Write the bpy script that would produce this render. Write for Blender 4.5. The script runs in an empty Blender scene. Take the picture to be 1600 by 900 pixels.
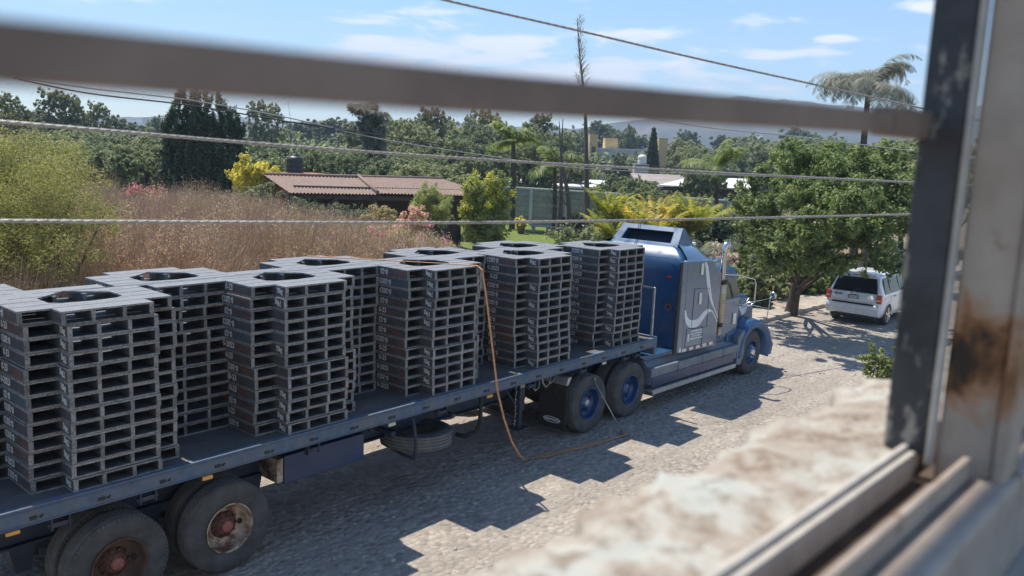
import bpy, math, random
import numpy as np
from mathutils import Matrix, Vector

SC = bpy.context.scene
COL = SC.collection
R = math.radians

# ------------------------------------------------------------------ camera
CAM = np.array([-0.804, -7.980, 4.818])
YAW, PITCH, ROLL, FPX = R(-49.724), R(-9.137), R(2.261), 1295.39
FW = np.array([-math.sin(YAW)*math.cos(PITCH), math.cos(YAW)*math.cos(PITCH), math.sin(PITCH)])
_rt = np.array([math.cos(YAW), math.sin(YAW), 0.0]); _up = np.cross(_rt, FW)
RT = _rt*math.cos(ROLL) + _up*math.sin(ROLL); UP = np.cross(RT, FW)
cd = bpy.data.cameras.new("camera"); cam = bpy.data.objects.new("camera", cd); COL.objects.link(cam)
cam.matrix_world = Matrix([[RT[0], UP[0], -FW[0], CAM[0]], [RT[1], UP[1], -FW[1], CAM[1]],
                           [RT[2], UP[2], -FW[2], CAM[2]], [0, 0, 0, 1]])
cd.sensor_width = 36; cd.lens = FPX/1600*36
cd.clip_start = 0.02; cd.clip_end = 30000
cd.dof.use_dof = True; cd.dof.focus_distance = 13.5; cd.dof.aperture_fstop = 4.2
SC.camera = cam

# ------------------------------------------------------------------ world, sun, exposure
SUN_ELEV, SUN_AZ = R(64.8), R(4)          # azimuth measured from +Y towards +X
w = bpy.data.worlds.new("World"); SC.world = w; w.use_nodes = True
nt = w.node_tree; nt.nodes.clear()
out = nt.nodes.new("ShaderNodeOutputWorld"); bg = nt.nodes.new("ShaderNodeBackground")
sky = nt.nodes.new("ShaderNodeTexSky"); sky.sky_type = 'NISHITA'; sky.sun_disc = False
sky.sun_elevation = SUN_ELEV; sky.sun_rotation = SUN_AZ; sky.altitude = 1500
sky.air_density = 1.15; sky.dust_density = 0.15; sky.ozone_density = 2.0
geo = nt.nodes.new("ShaderNodeTexCoord"); sep = nt.nodes.new("ShaderNodeSeparateXYZ")
nt.links.new(geo.outputs['Generated'], sep.inputs[0])
def wmath(op, a, b=None, c=None):
    n = nt.nodes.new("ShaderNodeMath"); n.operation = op
    for i, v in enumerate((a, b, c)):
        if v is None: continue
        if isinstance(v, (int, float)): n.inputs[i].default_value = v
        else: nt.links.new(v, n.inputs[i])
    return n.outputs[0]
zc = wmath('MAXIMUM', sep.outputs[2], 0.0)
den = wmath('ADD', zc, 0.09)
px_ = wmath('DIVIDE', sep.outputs[0], den); py_ = wmath('DIVIDE', sep.outputs[1], den)
cmb = nt.nodes.new("ShaderNodeCombineXYZ"); nt.links.new(px_, cmb.inputs[0]); nt.links.new(py_, cmb.inputs[1])
no = nt.nodes.new("ShaderNodeTexNoise"); no.inputs['Scale'].default_value = 1.9; no.inputs['Detail'].default_value = 10
no.inputs['Roughness'].default_value = 0.58; no.inputs['Distortion'].default_value = 0.35
mp = nt.nodes.new("ShaderNodeMapping"); mp.inputs['Location'].default_value = (3.3, 7.1, 0)
nt.links.new(cmb.outputs[0], mp.inputs[0]); nt.links.new(mp.outputs[0], no.inputs['Vector'])
def wramp(v, lo, hi):
    r = nt.nodes.new("ShaderNodeMapRange"); r.interpolation_type = 'SMOOTHSTEP'; r.inputs[1].default_value = lo; r.inputs[2].default_value = hi
    nt.links.new(v, r.inputs[0]); return r.outputs[0]
def wdir(px, py):
    d = Vector(FW + RT*(px-800)/FPX + UP*(450-py)/FPX); return d.normalized()
def wmask(px, py, stretch, r0, r1):
    """soft patch of sky round a direction, stretched sideways"""
    d = wdir(px, py); sub = nt.nodes.new("ShaderNodeVectorMath"); sub.operation = 'SUBTRACT'; nt.links.new(geo.outputs['Generated'], sub.inputs[0]); sub.inputs[1].default_value = d
    mu = nt.nodes.new("ShaderNodeVectorMath"); mu.operation = 'MULTIPLY'; nt.links.new(sub.outputs[0], mu.inputs[0]); mu.inputs[1].default_value = (1, 1, stretch)
    ln = nt.nodes.new("ShaderNodeVectorMath"); ln.operation = 'LENGTH'; nt.links.new(mu.outputs[0], ln.inputs[0]); return wramp(ln.outputs['Value'], r1, r0)
bank = wmath('ADD', wmath('MULTIPLY', wmask(760, 105, 4.2, .03, .34), .20), wmath('MULTIPLY', wmask(1010, 50, 3.5, .0, .09), .13))
bank = wmath('ADD', bank, wmath('MULTIPLY', wmask(1150, 135, 5, .0, .22), .13))
bank = wmath('ADD', bank, wmath('ADD', wmath('MULTIPLY', wmask(1298, 60, 4.5, .0, .038), .30), wmath('MULTIPLY', wmask(1452, 12, 3.5, .0, .03), .30)))
bank = wmath('ADD', bank, wmath('ADD', wmath('MULTIPLY', wmask(1195, 90, 4, .0, .05), .17), wmath('MULTIPLY', wmask(550, 62, 4, .0, .06), .20)))
cl_ = wmath('ADD', no.outputs['Fac'], bank)
fac = wmath('MULTIPLY', wramp(cl_, .55, .74), .95)
mx = nt.nodes.new("ShaderNodeMixRGB"); nt.links.new(fac, mx.inputs[0])
hsv_ = nt.nodes.new('ShaderNodeHueSaturation'); hsv_.inputs['Saturation'].default_value = 1.15; hsv_.inputs['Value'].default_value = .77; nt.links.new(sky.outputs[0], hsv_.inputs['Color']); nt.links.new(hsv_.outputs[0], mx.inputs[1]); mx.inputs[2].default_value = (5.2, 5.3, 5.45, 1)
nt.links.new(mx.outputs[0], bg.inputs[0]); bg.inputs[1].default_value = 0.112
nt.links.new(bg.outputs[0], out.inputs[0])

sd = bpy.data.lights.new("sun", 'SUN'); sd.energy = 3.3; sd.angle = R(0.53); sd.color = (1.0, 0.93, 0.82)
so = bpy.data.objects.new("sun", sd); COL.objects.link(so)
tos = Vector((math.sin(SUN_AZ)*math.cos(SUN_ELEV), math.cos(SUN_AZ)*math.cos(SUN_ELEV), math.sin(SUN_ELEV)))
so.rotation_euler = tos.to_track_quat('Z', 'Y').to_euler()
SC.view_settings.view_transform = 'Standard'; SC.view_settings.look = 'None'
SC.view_settings.exposure = 1.15; SC.view_settings.gamma = 1.0; SC.view_settings.use_curve_mapping = False
SC.render.engine = 'CYCLES'
SC.cycles.max_bounces = 8; SC.cycles.transparent_max_bounces = 8; SC.cycles.use_denoising = True
SC.cycles.volume_bounces = 0; SC.cycles.caustics_reflective = False; SC.cycles.caustics_refractive = False

def at(px, py, d):
    """photo pixel (1600x900) and distance along the view axis -> a world position used to place a thing"""
    return Vector(CAM + d*(FW + RT*(px-800)/FPX + UP*(450-py)/FPX))
def gz(x, y=0):
    """ground height: the road falls away gently past the trailer"""
    return -0.02*max(0.0, min(x, 70)-12)

# ------------------------------------------------------------------ materials
class N:
    def __init__(s, name):
        s.m = bpy.data.materials.new(name); s.m.use_nodes = True; s.t = s.m.node_tree
        s.b = s.t.nodes['Principled BSDF']; s.tc = s.t.nodes.new("ShaderNodeTexCoord")
        s.oi = None
    def n(s, kind, **kw):
        x = s.t.nodes.new("ShaderNode"+kind)
        for k, v in kw.items():
            if k in x.inputs: x.inputs[k].default_value = v
            else: setattr(x, k, v)
        return x
    def l(s, a, b): s.t.links.new(a, b)
    def vec(s, scale=(1, 1, 1), rnd=False, coord='Object'):
        m = s.n("Mapping"); m.inputs['Scale'].default_value = scale
        s.l(s.tc.outputs[coord], m.inputs[0])
        if rnd:
            s.oi = s.oi or s.n("ObjectInfo")
            mu = s.n("VectorMath", operation='SCALE'); mu.inputs[0].default_value = (37, 91, 53)
            s.l(s.oi.outputs['Random'], mu.inputs['Scale']); s.l(mu.outputs[0], m.inputs['Location'])
        return m.outputs[0]
    def noise(s, scale, detail=4, rough=.55, vscale=(1, 1, 1), rnd=False, dist=0):
        x = s.n("TexNoise"); x.inputs['Scale'].default_value = scale; x.inputs['Detail'].default_value = detail
        x.inputs['Roughness'].default_value = rough; x.inputs['Distortion'].default_value = dist
        s.l(s.vec(vscale, rnd), x.inputs['Vector']); return x.outputs['Fac']
    def ramp(s, f, stops, interp='LINEAR'):
        r = s.n("ValToRGB"); r.color_ramp.interpolation = interp
        e = r.color_ramp.elements
        while len(e) < len(stops): e.new(0.5)
        for i, (p, c) in enumerate(stops):
            e[i].position = p
            e[i].color = (c, c, c, 1) if isinstance(c, (int, float)) else (*c, 1)
        s.l(f, r.inputs[0]); return r.outputs[0]
    def mix(s, f, a, b, mode='MIX'):
        x = s.n("MixRGB", blend_type=mode)
        for i, v in enumerate((f, a, b)):
            if isinstance(v, (int, float)): x.inputs[i].default_value = v if i == 0 else (v, v, v, 1)
            elif isinstance(v, tuple): x.inputs[i].default_value = (*v, 1)
            else: s.l(v, x.inputs[i])
        return x.outputs[0]
    def col(s, c):
        if isinstance(c, tuple): s.b.inputs['Base Color'].default_value = (*c, 1)
        else: s.l(c, s.b.inputs['Base Color'])
    def bump(s, f, strength=.3, dist=.01):
        b = s.n("Bump"); b.inputs['Strength'].default_value = strength; b.inputs['Distance'].default_value = dist
        s.l(f, b.inputs['Height']); s.l(b.outputs[0], s.b.inputs['Normal'])
    def set(s, rough=.6, metal=0, spec=.5, coat=0):
        s.b.inputs['Roughness'].default_value = rough; s.b.inputs['Metallic'].default_value = metal
        s.b.inputs['Specular IOR Level'].default_value = spec; s.b.inputs['Coat Weight'].default_value = coat
        return s
    def rough(s, sock): s.l(sock, s.b.inputs['Roughness'])

def simple(name, c, rough=.6, metal=0, var=.25, scale=6, dirt_and_dark=None, coat=0, bump=0, spec=.5):
    n = N(name).set(rough, metal, spec, coat)
    f = n.noise(scale, 5, .6, rnd=False)
    a = tuple(x*(1-var) for x in c); b = tuple(min(1, x*(1+var)) for x in c)
    cc = n.ramp(f, [(.3, a), (.7, b)])
    if dirt_and_dark:
        f2 = n.noise(scale*.45, 6, .65)
        cc = n.mix(n.ramp(f2, [(.46, 0.), (.66, 1.)]), cc, dirt_and_dark)
    n.col(cc)
    if bump: n.bump(n.noise(scale*8, 5), bump, .01)
    return n.m

M = {}
# road: trodden cobbles and dust
n = N("cobbled_earth").set(.93, spec=.25)
big = n.noise(.35, 6, .6)
vor = n.n("TexVoronoi", feature='DISTANCE_TO_EDGE'); vor.inputs['Scale'].default_value = 9.5
warp = n.n("TexNoise"); warp.inputs['Scale'].default_value = 3; n.l(n.tc.outputs['Object'], warp.inputs[0])
wm = n.mix(.12, n.vec(), warp.outputs['Color'], 'ADD'); n.l(wm, vor.inputs['Vector'])
vc = n.n("TexVoronoi"); vc.inputs['Scale'].default_value = 9.5; n.l(wm, vc.inputs['Vector'])
stone = n.ramp(vor.outputs['Distance'], [(0, 0.), (.09, 1.)])
dust = n.ramp(n.noise(1.1, 10, .78), [(.36, .0), (.68, .62)])
cst = n.mix(n.ramp(vc.outputs['Color'], [(.1, 0.), (.9, 1.)]), (.17, .155, .14), (.55, .50, .435))
cb = n.mix(n.ramp(vor.outputs['Distance'], [(0, .35), (.3, 1.)]), (.25, .205, .165), cst)
cdust = n.ramp(n.noise(26, 7, .8), [(.30, (.20, .172, .145)), (.70, (.48, .42, .35))])
cb = n.mix(dust, cb, cdust)
cb = n.mix(n.ramp(big, [(.35, 0.), (.7, .5)]), cb, (.47, .415, .345))
trk = n.ramp(n.noise(1.5, 5, .6, vscale=(.10, 1.1, 1), dist=.4), [(.42, 0.), (.58, .55)])
cb = n.mix(trk, cb, (.26, .23, .20))
cb = n.mix(n.ramp(n.noise(2.6, 6, .7), [(.62, 0.), (.72, .6)]), cb, (.12, .105, .09))
cb = n.mix(n.ramp(n.noise(60, 3, .7), [(.62, 0.), (.70, .7)]), cb, (.55, .50, .44))
n.col(cb)
vf = n.n('TexVoronoi', feature='F1'); vf.inputs['Scale'].default_value = 9.5; n.l(wm, vf.inputs['Vector'])
h = n.mix(.25, n.ramp(vf.outputs['Distance'], [(.05, 1.), (.62, 0.)]), dust)
h2 = n.mix(.35, h, n.noise(30, 5, .7))
n.bump(h2, 1.0, .07)
M['road'] = n.m
n = N("dry_soil").set(.95, spec=.2)
n.col(n.ramp(n.noise(2.5, 7, .65), [(.3, (.13, .10, .07)), (.7, (.28, .22, .15))])); n.bump(n.noise(14, 6), .5, .05); M['soil'] = n.m
n = N("lawn").set(.9, spec=.2)
n.col(n.ramp(n.noise(3.5, 8, .7), [(.3, (.07, .11, .02)), (.52, (.13, .175, .035)), (.72, (.21, .23, .06))])); n.bump(n.noise(22, 5), .7, .06); M['lawn'] = n.m
n = N("valley_ground").set(.95, spec=.15)
n.col(n.ramp(n.noise(.02, 9, .7), [(.35, (.045, .06, .03)), (.5, (.12, .105, .065)), (.68, (.24, .19, .13))])); M['valley'] = n.m
n = N("hill_scrub").set(.95, spec=.1)
n.col(n.ramp(n.noise(.006, 10, .68), [(.35, (.035, .045, .03)), (.52, (.085, .08, .055)), (.7, (.19, .15, .11))])); M['hill'] = n.m
M['kerb'] = simple("concrete_kerb", (.36, .33, .29), .9, var=.3, scale=5, bump=.4)
M['pave'] = simple("dusty_pavement", (.34, .29, .235), .92, var=.3, scale=3, bump=.3)

# pallets (pressed recycled board)
def pallet_mat(name, base, edge=False):
    n = N(name).set(.62 if not edge else .8, spec=.45)
    a = n.ramp(n.noise(9, 5, .6, rnd=True), [(.28, tuple(x*.7 for x in base)), (.72, tuple(x*1.35 for x in base))])
    sp = n.noise(75 if edge else 110, 4, .75, rnd=True)
    if edge: a = n.mix(n.ramp(n.noise(48, 4, .8, rnd=True), [(.40, .85), (.52, 0.)]), a, (.05, .052, .055))
    a = n.mix(n.ramp(sp, [(.55, 0.), (.66, .85 if edge else .35)]), a, (.36, .36, .34) if edge else (.22, .23, .23))
    n.oi = n.oi or n.n("ObjectInfo")
    hsv = n.n("HueSaturation"); n.l(a, hsv.inputs['Color'])
    mr = n.n("MapRange"); mr.inputs[3].default_value = .72; mr.inputs[4].default_value = 1.25
    n.l(n.oi.outputs['Random'], mr.inputs[0]); n.l(mr.outputs[0], hsv.inputs['Value'])
    n.col(hsv.outputs[0]); n.bump(n.noise(90, 3, .6), .45, .004)
    return n.m
M['pal'] = pallet_mat("pressed_board_grey", (.10, .103, .107))
M['pal_edge'] = pallet_mat("pressed_board_cut_edge", (.235, .238, .232), True)
n = N("pressed_board_ridged_top").set(.5, spec=.5)
wv = n.n("TexWave", bands_direction='X'); wv.inputs['Scale'].default_value = 7; wv.inputs['Distortion'].default_value = .6
n.l(n.vec((1, 1, 1)), wv.inputs['Vector'])
a = n.ramp(n.noise(14, 6, .65, rnd=True), [(.3, (.135, .14, .143)), (.7, (.235, .237, .235))])
a = n.mix(n.ramp(wv.outputs['Fac'], [(.0, .4), (.25, 0.)]), a, (.10, .105, .11)); n.col(a)
n.bump(wv.outputs['Fac'], .35, .006); M['pal_top'] = n.m
def stringer_mat(name, c1, c2, amt):
    n = N(name).set(.6, spec=.4)
    a = n.ramp(n.noise(8, 5, .6, rnd=True), [(.3, (.05, .052, .055)), (.7, (.10, .102, .105))])
    st = n.noise(5.5, 5, .6, vscale=(1, .8, 7), rnd=True)
    b = n.mix(n.ramp(n.noise(20, 4, .6, vscale=(1, 1, 4), rnd=True), [(.35, 0.), (.65, 1.)]), c1, c2)
    a = n.mix(n.ramp(st, [(amt, 0.), (amt+.10, .9)]), a, b)
    n.col(a); n.bump(n.noise(70, 3), .3, .003); return n.m
M['str_rust'] = stringer_mat("board_side_reddish", (.22, .085, .045), (.11, .065, .05), .46)
M['str_dark'] = stringer_mat("board_side_dark", (.07, .07, .075), (.10, .085, .08), .5)
M['str_teal'] = stringer_mat("board_side_teal", (.055, .10, .125), (.11, .12, .13), .36)
n = N("white_stencil").set(.75); n.col(n.ramp(n.noise(45, 4, .7, rnd=True), [(.30, (.22, .22, .22)), (.42, (.62, .62, .60))])); M['stencil'] = n.m

# trailer, truck
def paint(name, c, dirt_and_dark=(.20, .17, .14), damt=.30, rough=.32, metal=.3, coat=.4, scale=1.2):
    n = N(name).set(rough, metal, .5, coat); n.b.inputs['Coat Roughness'].default_value = .12
    a = n.ramp(n.noise(scale*2, 5), [(.3, tuple(x*.85 for x in c)), (.7, tuple(x*1.15 for x in c))])
    f = n.ramp(n.noise(scale, 8, .7, vscale=(1, 1, .6)), [(.42, 0.), (.78, damt*2)])
    a = n.mix(f, a, dirt_and_dark); n.col(a)
    n.rough(n.ramp(n.noise(scale*3, 5), [(.3, rough*.8), (.8, min(1, rough*1.7))])); return n.m
M['blue'] = paint("cab_blue_paint", (.009, .068, .168), damt=.10, coat=.15, metal=.05)
M['blue_dk'] = paint("dark_blue_paint", (.008, .032, .10), damt=.03, coat=.3, metal=.1)
M['greyblue'] = paint("grey_blue_paint", (.078, .145, .235), damt=.12, coat=.9, metal=.25, rough=.28)
M['mauve'] = paint("dusty_grey_blue_paint", (.15, .18, .22), damt=.35, coat=.15, metal=.1, rough=.5)
M['rail'] = paint("trailer_rail_paint", (.075, .12, .185), damt=.55, rough=.6, coat=0, metal=0, dirt_and_dark=(.17, .155, .145), scale=3.5)
M['frame'] = paint("trailer_frame_paint", (.02, .035, .06), damt=.3, rough=.6, coat=0, metal=0, dirt_and_dark=(.07, .06, .055))
M['toolbox'] = paint("toolbox_paint", (.008, .034, .10), damt=.03, rough=.4, coat=.2, metal=0)
n = N("deck_plate").set(.92, spec=.2)
n.col(n.ramp(n.noise(2.2, 8, .7, vscale=(.6, 1, 1)), [(.3, (.075, .075, .075)), (.55, (.125, .12, .115)), (.75, (.20, .185, .165))])); n.bump(n.noise(40, 4), .2, .004); M['deck'] = n.m
n = N("tyre_rubber").set(.82, spec=.35)
n.col(n.ramp(n.noise(5, 6, .65), [(.3, (.042, .043, .045)), (.7, (.10, .10, .098))])); n.bump(n.noise(50, 3), .15, .004); M['tyre'] = n.m
n = N("tyre_tread_dusty").set(.9, spec=.3)
n.col(n.ramp(n.noise(9, 6, .65), [(.3, (.10, .10, .098)), (.7, (.20, .19, .175))])); n.bump(n.noise(50, 3), .2, .004); M['tread'] = n.m
M['rim_blue'] = paint("blue_wheel_paint", (.010, .052, .17), damt=.14, rough=.35, coat=.4, metal=.1, scale=4)
n = N("rusty_cream_rim").set(.75)
n.col(n.mix(n.ramp(n.noise(4, 7, .7), [(.47, 0.), (.60, 1.)]), n.ramp(n.noise(11, 5), [(.3, (.36, .29, .21)), (.7, (.52, .44, .34))]), (.13, .062, .035))); M['rim_cream'] = n.m
n = N("rusty_brown_rim").set(.8)
n.col(n.ramp(n.noise(7, 7, .7), [(.3, (.05, .033, .028)), (.6, (.12, .066, .045)), (.75, (.2, .13, .09))])); M['rim_rust'] = n.m
M['hub_rust'] = simple("rusty_hub", (.10, .045, .032), .8, var=.6, scale=25)
M['hub_red'] = simple("faded_red_hub_cap", (.30, .10, .075), .7, var=.5, scale=40)
M['muffler'] = simple('heat_stained_metal', (.48, .40, .29), .4, metal=.6, var=.35, scale=9)
M['chrome'] = simple("worn_chrome", (.62, .62, .60), .22, metal=1, var=.12, scale=9)
M['steel'] = simple("dull_steel", (.34, .34, .33), .5, metal=.7, var=.3, scale=12)
M['alu'] = simple("ribbed_aluminium", (.42, .43, .44), .45, metal=.6, var=.25, scale=14)
M['black'] = simple("black_rubber", (.018, .018, .018), .7, var=.4, scale=10)
M['blackmetal'] = simple("greasy_black_metal", (.025, .024, .024), .6, var=.6, scale=12)
M['glass_dark'] = simple("dark_window_glass", (.012, .016, .018), .08, var=.3, scale=2, coat=0, spec=.35)
n = N("cab_glass").set(.04, 0, .6); n.col((.30, .38, .36)); n.b.inputs['Transmission Weight'].default_value = .75; n.b.inputs['IOR'].default_value = 1.1; M['glass'] = n.m
M['amber'] = simple("amber_lens", (.75, .33, .07), .25, var=.15, scale=10)
M['red'] = simple("red_lens", (.55, .03, .03), .2, var=.2, scale=10, coat=.5)
M['clear'] = simple("clear_lens", (.72, .70, .62), .2, var=.15, scale=10)
M['white'] = simple("white_vinyl", (.70, .72, .72), .5, var=.08, scale=5)
M['carwhite'] = paint("white_car_paint", (.72, .73, .74), damt=.05, rough=.25, metal=0, coat=.6, dirt_and_dark=(.5, .46, .4))
M['strap'] = simple("orange_webbing", (.55, .26, .11), .8, var=.35, scale=30)
M['cable'] = simple("galvanised_cable", (.36, .36, .35), .55, metal=.25, var=.25, scale=60)
M['cable_dk'] = simple("black_cable", (.035, .035, .035), .6, var=.3, scale=30)
M['plastic_w'] = simple("white_plastic_bag", (.8, .82, .85), .4, var=.1, scale=10)
M['slot'] = simple('dark_blue_recess', (.006, .014, .03), .7, var=.2, scale=4)
M['yellow'] = simple("yellow_marker_light", (.55, .50, .38), .4, var=.2, scale=20)

# foliage: colour varies per leaf (attribute) and per clump
def leaf_mat(name, dark, mid, light, trans=.46, nscale=1.2, rough=.55):
    n = N(name).set(rough, spec=.35)
    at_ = n.n("Attribute", attribute_name="shade")
    f = n.noise(nscale, 4, .6, rnd=True)
    ff = n.mix(.5, f, at_.outputs['Fac'])
    c0 = n.ramp(ff, [(.30, dark), (.5, mid), (.70, light)])
    hv = n.n('HueSaturation'); hv.inputs['Saturation'].default_value = .9; n.l(c0, hv.inputs['Color']); mr = n.n('MapRange'); mr.inputs[3].default_value = 1.12; mr.inputs[4].default_value = 1.70; n.l(n.oi.outputs['Random'], mr.inputs[0]); n.l(mr.outputs[0], hv.inputs['Value'])
    m2 = n.n('MapRange'); m2.inputs[3].default_value = .505; m2.inputs[4].default_value = .472; n.l(n.oi.outputs['Random'], m2.inputs[0]); n.l(m2.outputs[0], hv.inputs['Hue'])
    c = hv.outputs[0]; n.col(c)
    tr = n.n("BsdfTranslucent"); hs = n.n("HueSaturation"); hs.inputs['Saturation'].default_value = 1.15; hs.inputs['Value'].default_value = 1.25
    n.l(c, hs.inputs['Color']); n.l(hs.outputs[0], tr.inputs[0])
    ms = n.n("MixShader"); ms.inputs[0].default_value = trans
    n.l(n.b.outputs[0], ms.inputs[1]); n.l(tr.outputs[0], ms.inputs[2])
    n.l(ms.outputs[0], n.t.nodes['Material Output'].inputs[0]); return n.m
M['lf_tree'] = leaf_mat("broad_tree_leaves", (.070, .10, .026), (.15, .20, .058), (.28, .325, .115))
M['lf_far'] = leaf_mat("far_tree_leaves", (.075, .10, .045), (.135, .17, .075), (.20, .235, .11), nscale=.5)
M['lf_far_b'] = leaf_mat("pale_tree_leaves", (.09, .11, .045), (.16, .19, .08), (.25, .27, .13), nscale=.5)
M['lf_dark'] = leaf_mat("dark_cypress_leaves", (.016, .034, .014), (.032, .062, .024), (.065, .105, .04), trans=.2, nscale=.9)
M['lf_far_d'] = leaf_mat('deep_green_leaves', (.045, .068, .038), (.08, .11, .055), (.13, .16, .085), nscale=.6)
M['lf_yellow'] = leaf_mat("yellow_leaves", (.20, .23, .03), (.44, .42, .045), (.62, .56, .07), nscale=1.6)
M['lf_bush'] = leaf_mat("fine_olive_leaves", (.11, .12, .028), (.24, .24, .065), (.38, .35, .12), nscale=.9)
M['lf_dry'] = leaf_mat("dry_brown_leaves", (.25, .165, .10), (.48, .335, .215), (.60, .44, .30), nscale=1.1)
M['lf_drygreen'] = leaf_mat("half_dry_leaves", (.15, .14, .05), (.28, .26, .10), (.40, .35, .18), nscale=.7)
M['lf_pink'] = leaf_mat("pink_flower_bracts", (.26, .10, .10), (.50, .17, .19), (.58, .28, .28), nscale=2)
M['lf_palm'] = leaf_mat("palm_fronds", (.06, .095, .03), (.125, .175, .05), (.22, .26, .08), nscale=1.5)
M['lf_areca'] = leaf_mat("yellow_green_palm_fronds", (.09, .12, .02), (.22, .24, .03), (.44, .37, .05), nscale=1.2)
M['lf_greypalm'] = leaf_mat("grey_green_palm_fronds", (.07, .08, .06), (.13, .145, .11), (.22, .23, .18), nscale=.8)
M['lf_pampas'] = leaf_mat("pale_plumes", (.28, .24, .18), (.45, .40, .32), (.6, .55, .45), nscale=2)
M['lf_purple'] = leaf_mat("purple_leaves", (.04, .02, .03), (.08, .035, .05), (.13, .06, .07), nscale=1)
n = N("tree_bark").set(.9, spec=.2); n.col(n.ramp(n.noise(6, 7, .7, vscale=(1, 1, .35)), [(.3, (.035, .028, .022)), (.7, (.13, .105, .085))])); n.bump(n.noise(14, 5, .6, vscale=(1, 1, .3)), .8, .04); M['bark'] = n.m
M['bark_dry'] = simple("dry_dark_bark", (.10, .075, .06), .9, var=.4, scale=6, bump=.4)
M['twig'] = simple("dry_twigs", (.50, .355, .235), .9, var=.5, scale=4)

# buildings
n = N("clay_roof_tiles").set(.85, spec=.25)
n.col(n.mix(n.ramp(n.noise(9, 5, .7), [(.4, 0.), (.62, 1.)]), n.ramp(n.noise(2.2, 6, .65), [(.3, (.14, .08, .06)), (.7, (.26, .165, .125))]), (.24, .20, .175)))
M['tile'] = n.m
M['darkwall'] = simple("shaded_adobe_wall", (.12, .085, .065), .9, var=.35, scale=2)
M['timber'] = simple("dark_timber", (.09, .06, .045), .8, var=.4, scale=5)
n = N("grey_block_wall").set(.92, spec=.2)
br = n.n("TexBrick"); br.inputs['Scale'].default_value = 1.0; br.inputs['Brick Width'].default_value = .8; br.inputs['Row Height'].default_value = .42
br.inputs['Mortar Size'].default_value = .03; br.inputs['Color1'].default_value = (.21, .20, .185, 1); br.inputs['Color2'].default_value = (.29, .275, .25, 1); br.inputs['Mortar'].default_value = (.15, .15, .14, 1)
mpx = n.n("Mapping"); mpx.inputs['Rotation'].default_value = (R(90), 0, 0); n.l(n.tc.outputs['Object'], mpx.inputs[0]); n.l(mpx.outputs[0], br.inputs['Vector'])
n.col(n.mix(n.ramp(n.noise(.7, 7, .7), [(.4, 0.), (.7, .7)]), br.outputs['Color'], (.36, .35, .31))); M['block'] = n.m
M['plaster_y'] = simple("yellow_plaster", (.55, .40, .20), .85, var=.1, scale=1)
M['plaster_g'] = simple("grey_plaster", (.42, .43, .44), .85, var=.15, scale=.5)
M['plaster_w'] = simple("white_plaster", (.66, .65, .62), .85, var=.1, scale=.5)
M['roof_w'] = simple("white_sheet_roof", (.68, .68, .66), .7, var=.08, scale=.6)
M['roof_g'] = simple("weathered_slab_roof", (.27, .235, .205), .9, var=.25, scale=.4)
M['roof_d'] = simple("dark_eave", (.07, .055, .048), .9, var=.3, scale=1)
M['brick_r'] = simple("red_brick_wall", (.36, .14, .10), .9, var=.3, scale=3)
M['tank_b'] = simple("black_water_tank_plastic", (.022, .024, .028), .5, var=.3, scale=3)
M['tank_w'] = simple("white_water_tank_plastic", (.68, .66, .60), .55, var=.1, scale=3)
M['bench'] = simple("pale_stone_bench", (.42, .40, .36), .9, var=.2, scale=4)
M['pot'] = simple("terracotta_pot", (.25, .13, .09), .9, var=.3, scale=4)

# window
n = N("flaking_white_sill").set(.9, spec=.3)
f = n.noise(13, 9, .66); f2 = n.noise(38, 6, .7)
c = n.ramp(f, [(.34, (.18, .14, .105)), (.41, (.29, .25, .21)), (.50, (.345, .315, .275)), (.55, (.39, .38, .345)), (.64, (.35, .375, .35))])
c = n.mix(n.ramp(f2, [(.36, .75), (.50, 0.)]), c, (.17, .125, .09)); n.col(c)
n.bump(n.mix(.5, n.noise(16, 8, .7), n.noise(70, 6, .8)), .5, .006); M['sill'] = n.m
n = N("rusty_beige_frame").set(.55, spec=.45)
f = n.noise(16, 9, .72, vscale=(1, 1, .55), dist=.6)
c = n.ramp(n.noise(18, 5), [(.3, (.34, .275, .22)), (.7, (.48, .40, .33))])
pos = n.n("VectorMath", operation='DISTANCE'); n.l(n.tc.outputs['Object'], pos.inputs[0]); pos.inputs[1].default_value = (.905, .206, -.185)
add = n.n("Math", operation='MULTIPLY_ADD'); n.l(f, add.inputs[0]); add.inputs[1].default_value = .20; n.l(pos.outputs['Value'], add.inputs[2])
c = n.mix(n.ramp(add.outputs[0], [(.135, 1.), (.175, 0.)]), c, (.38, .15, .04))
c = n.mix(n.ramp(add.outputs[0], [(.122, 1.), (.150, 0.)]), c, (.025, .014, .010))
c = n.mix(n.ramp(n.noise(11, 7, .7), [(.60, 0.), (.68, .8)]), c, (.20, .10, .05))
n.col(c); M['winframe'] = n.m
n = N("dark_flaking_post").set(.55, spec=.5)
c = n.ramp(n.noise(12, 6, .7), [(.3, (.018, .020, .024)), (.6, (.05, .052, .058))])
c = n.mix(n.ramp(n.noise(22, 8, .75, vscale=(1, 1, .4)), [(.56, 0.), (.61, .9)]), c, (.34, .31, .26))
n.col(c); M['post'] = n.m
n = N("weathered_bar").set(.7, spec=.35)
n.col(n.ramp(n.noise(10, 6, .65), [(.3, (.20, .14, .11)), (.7, (.34, .25, .20))])); M['bar'] = n.m
M['lip'] = simple("pale_metal_lip", (.46, .43, .385), .6, metal=.1, var=.2, scale=25)
M['dirt_and_dark'] = simple("dark_window_track", (.075, .055, .042), .9, var=.5, scale=20)  # dark brown tone for the floor of the window track
M['housewall'] = simple("house_plaster", (.45, .40, .34), .9, var=.2, scale=3, bump=.2)

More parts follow.
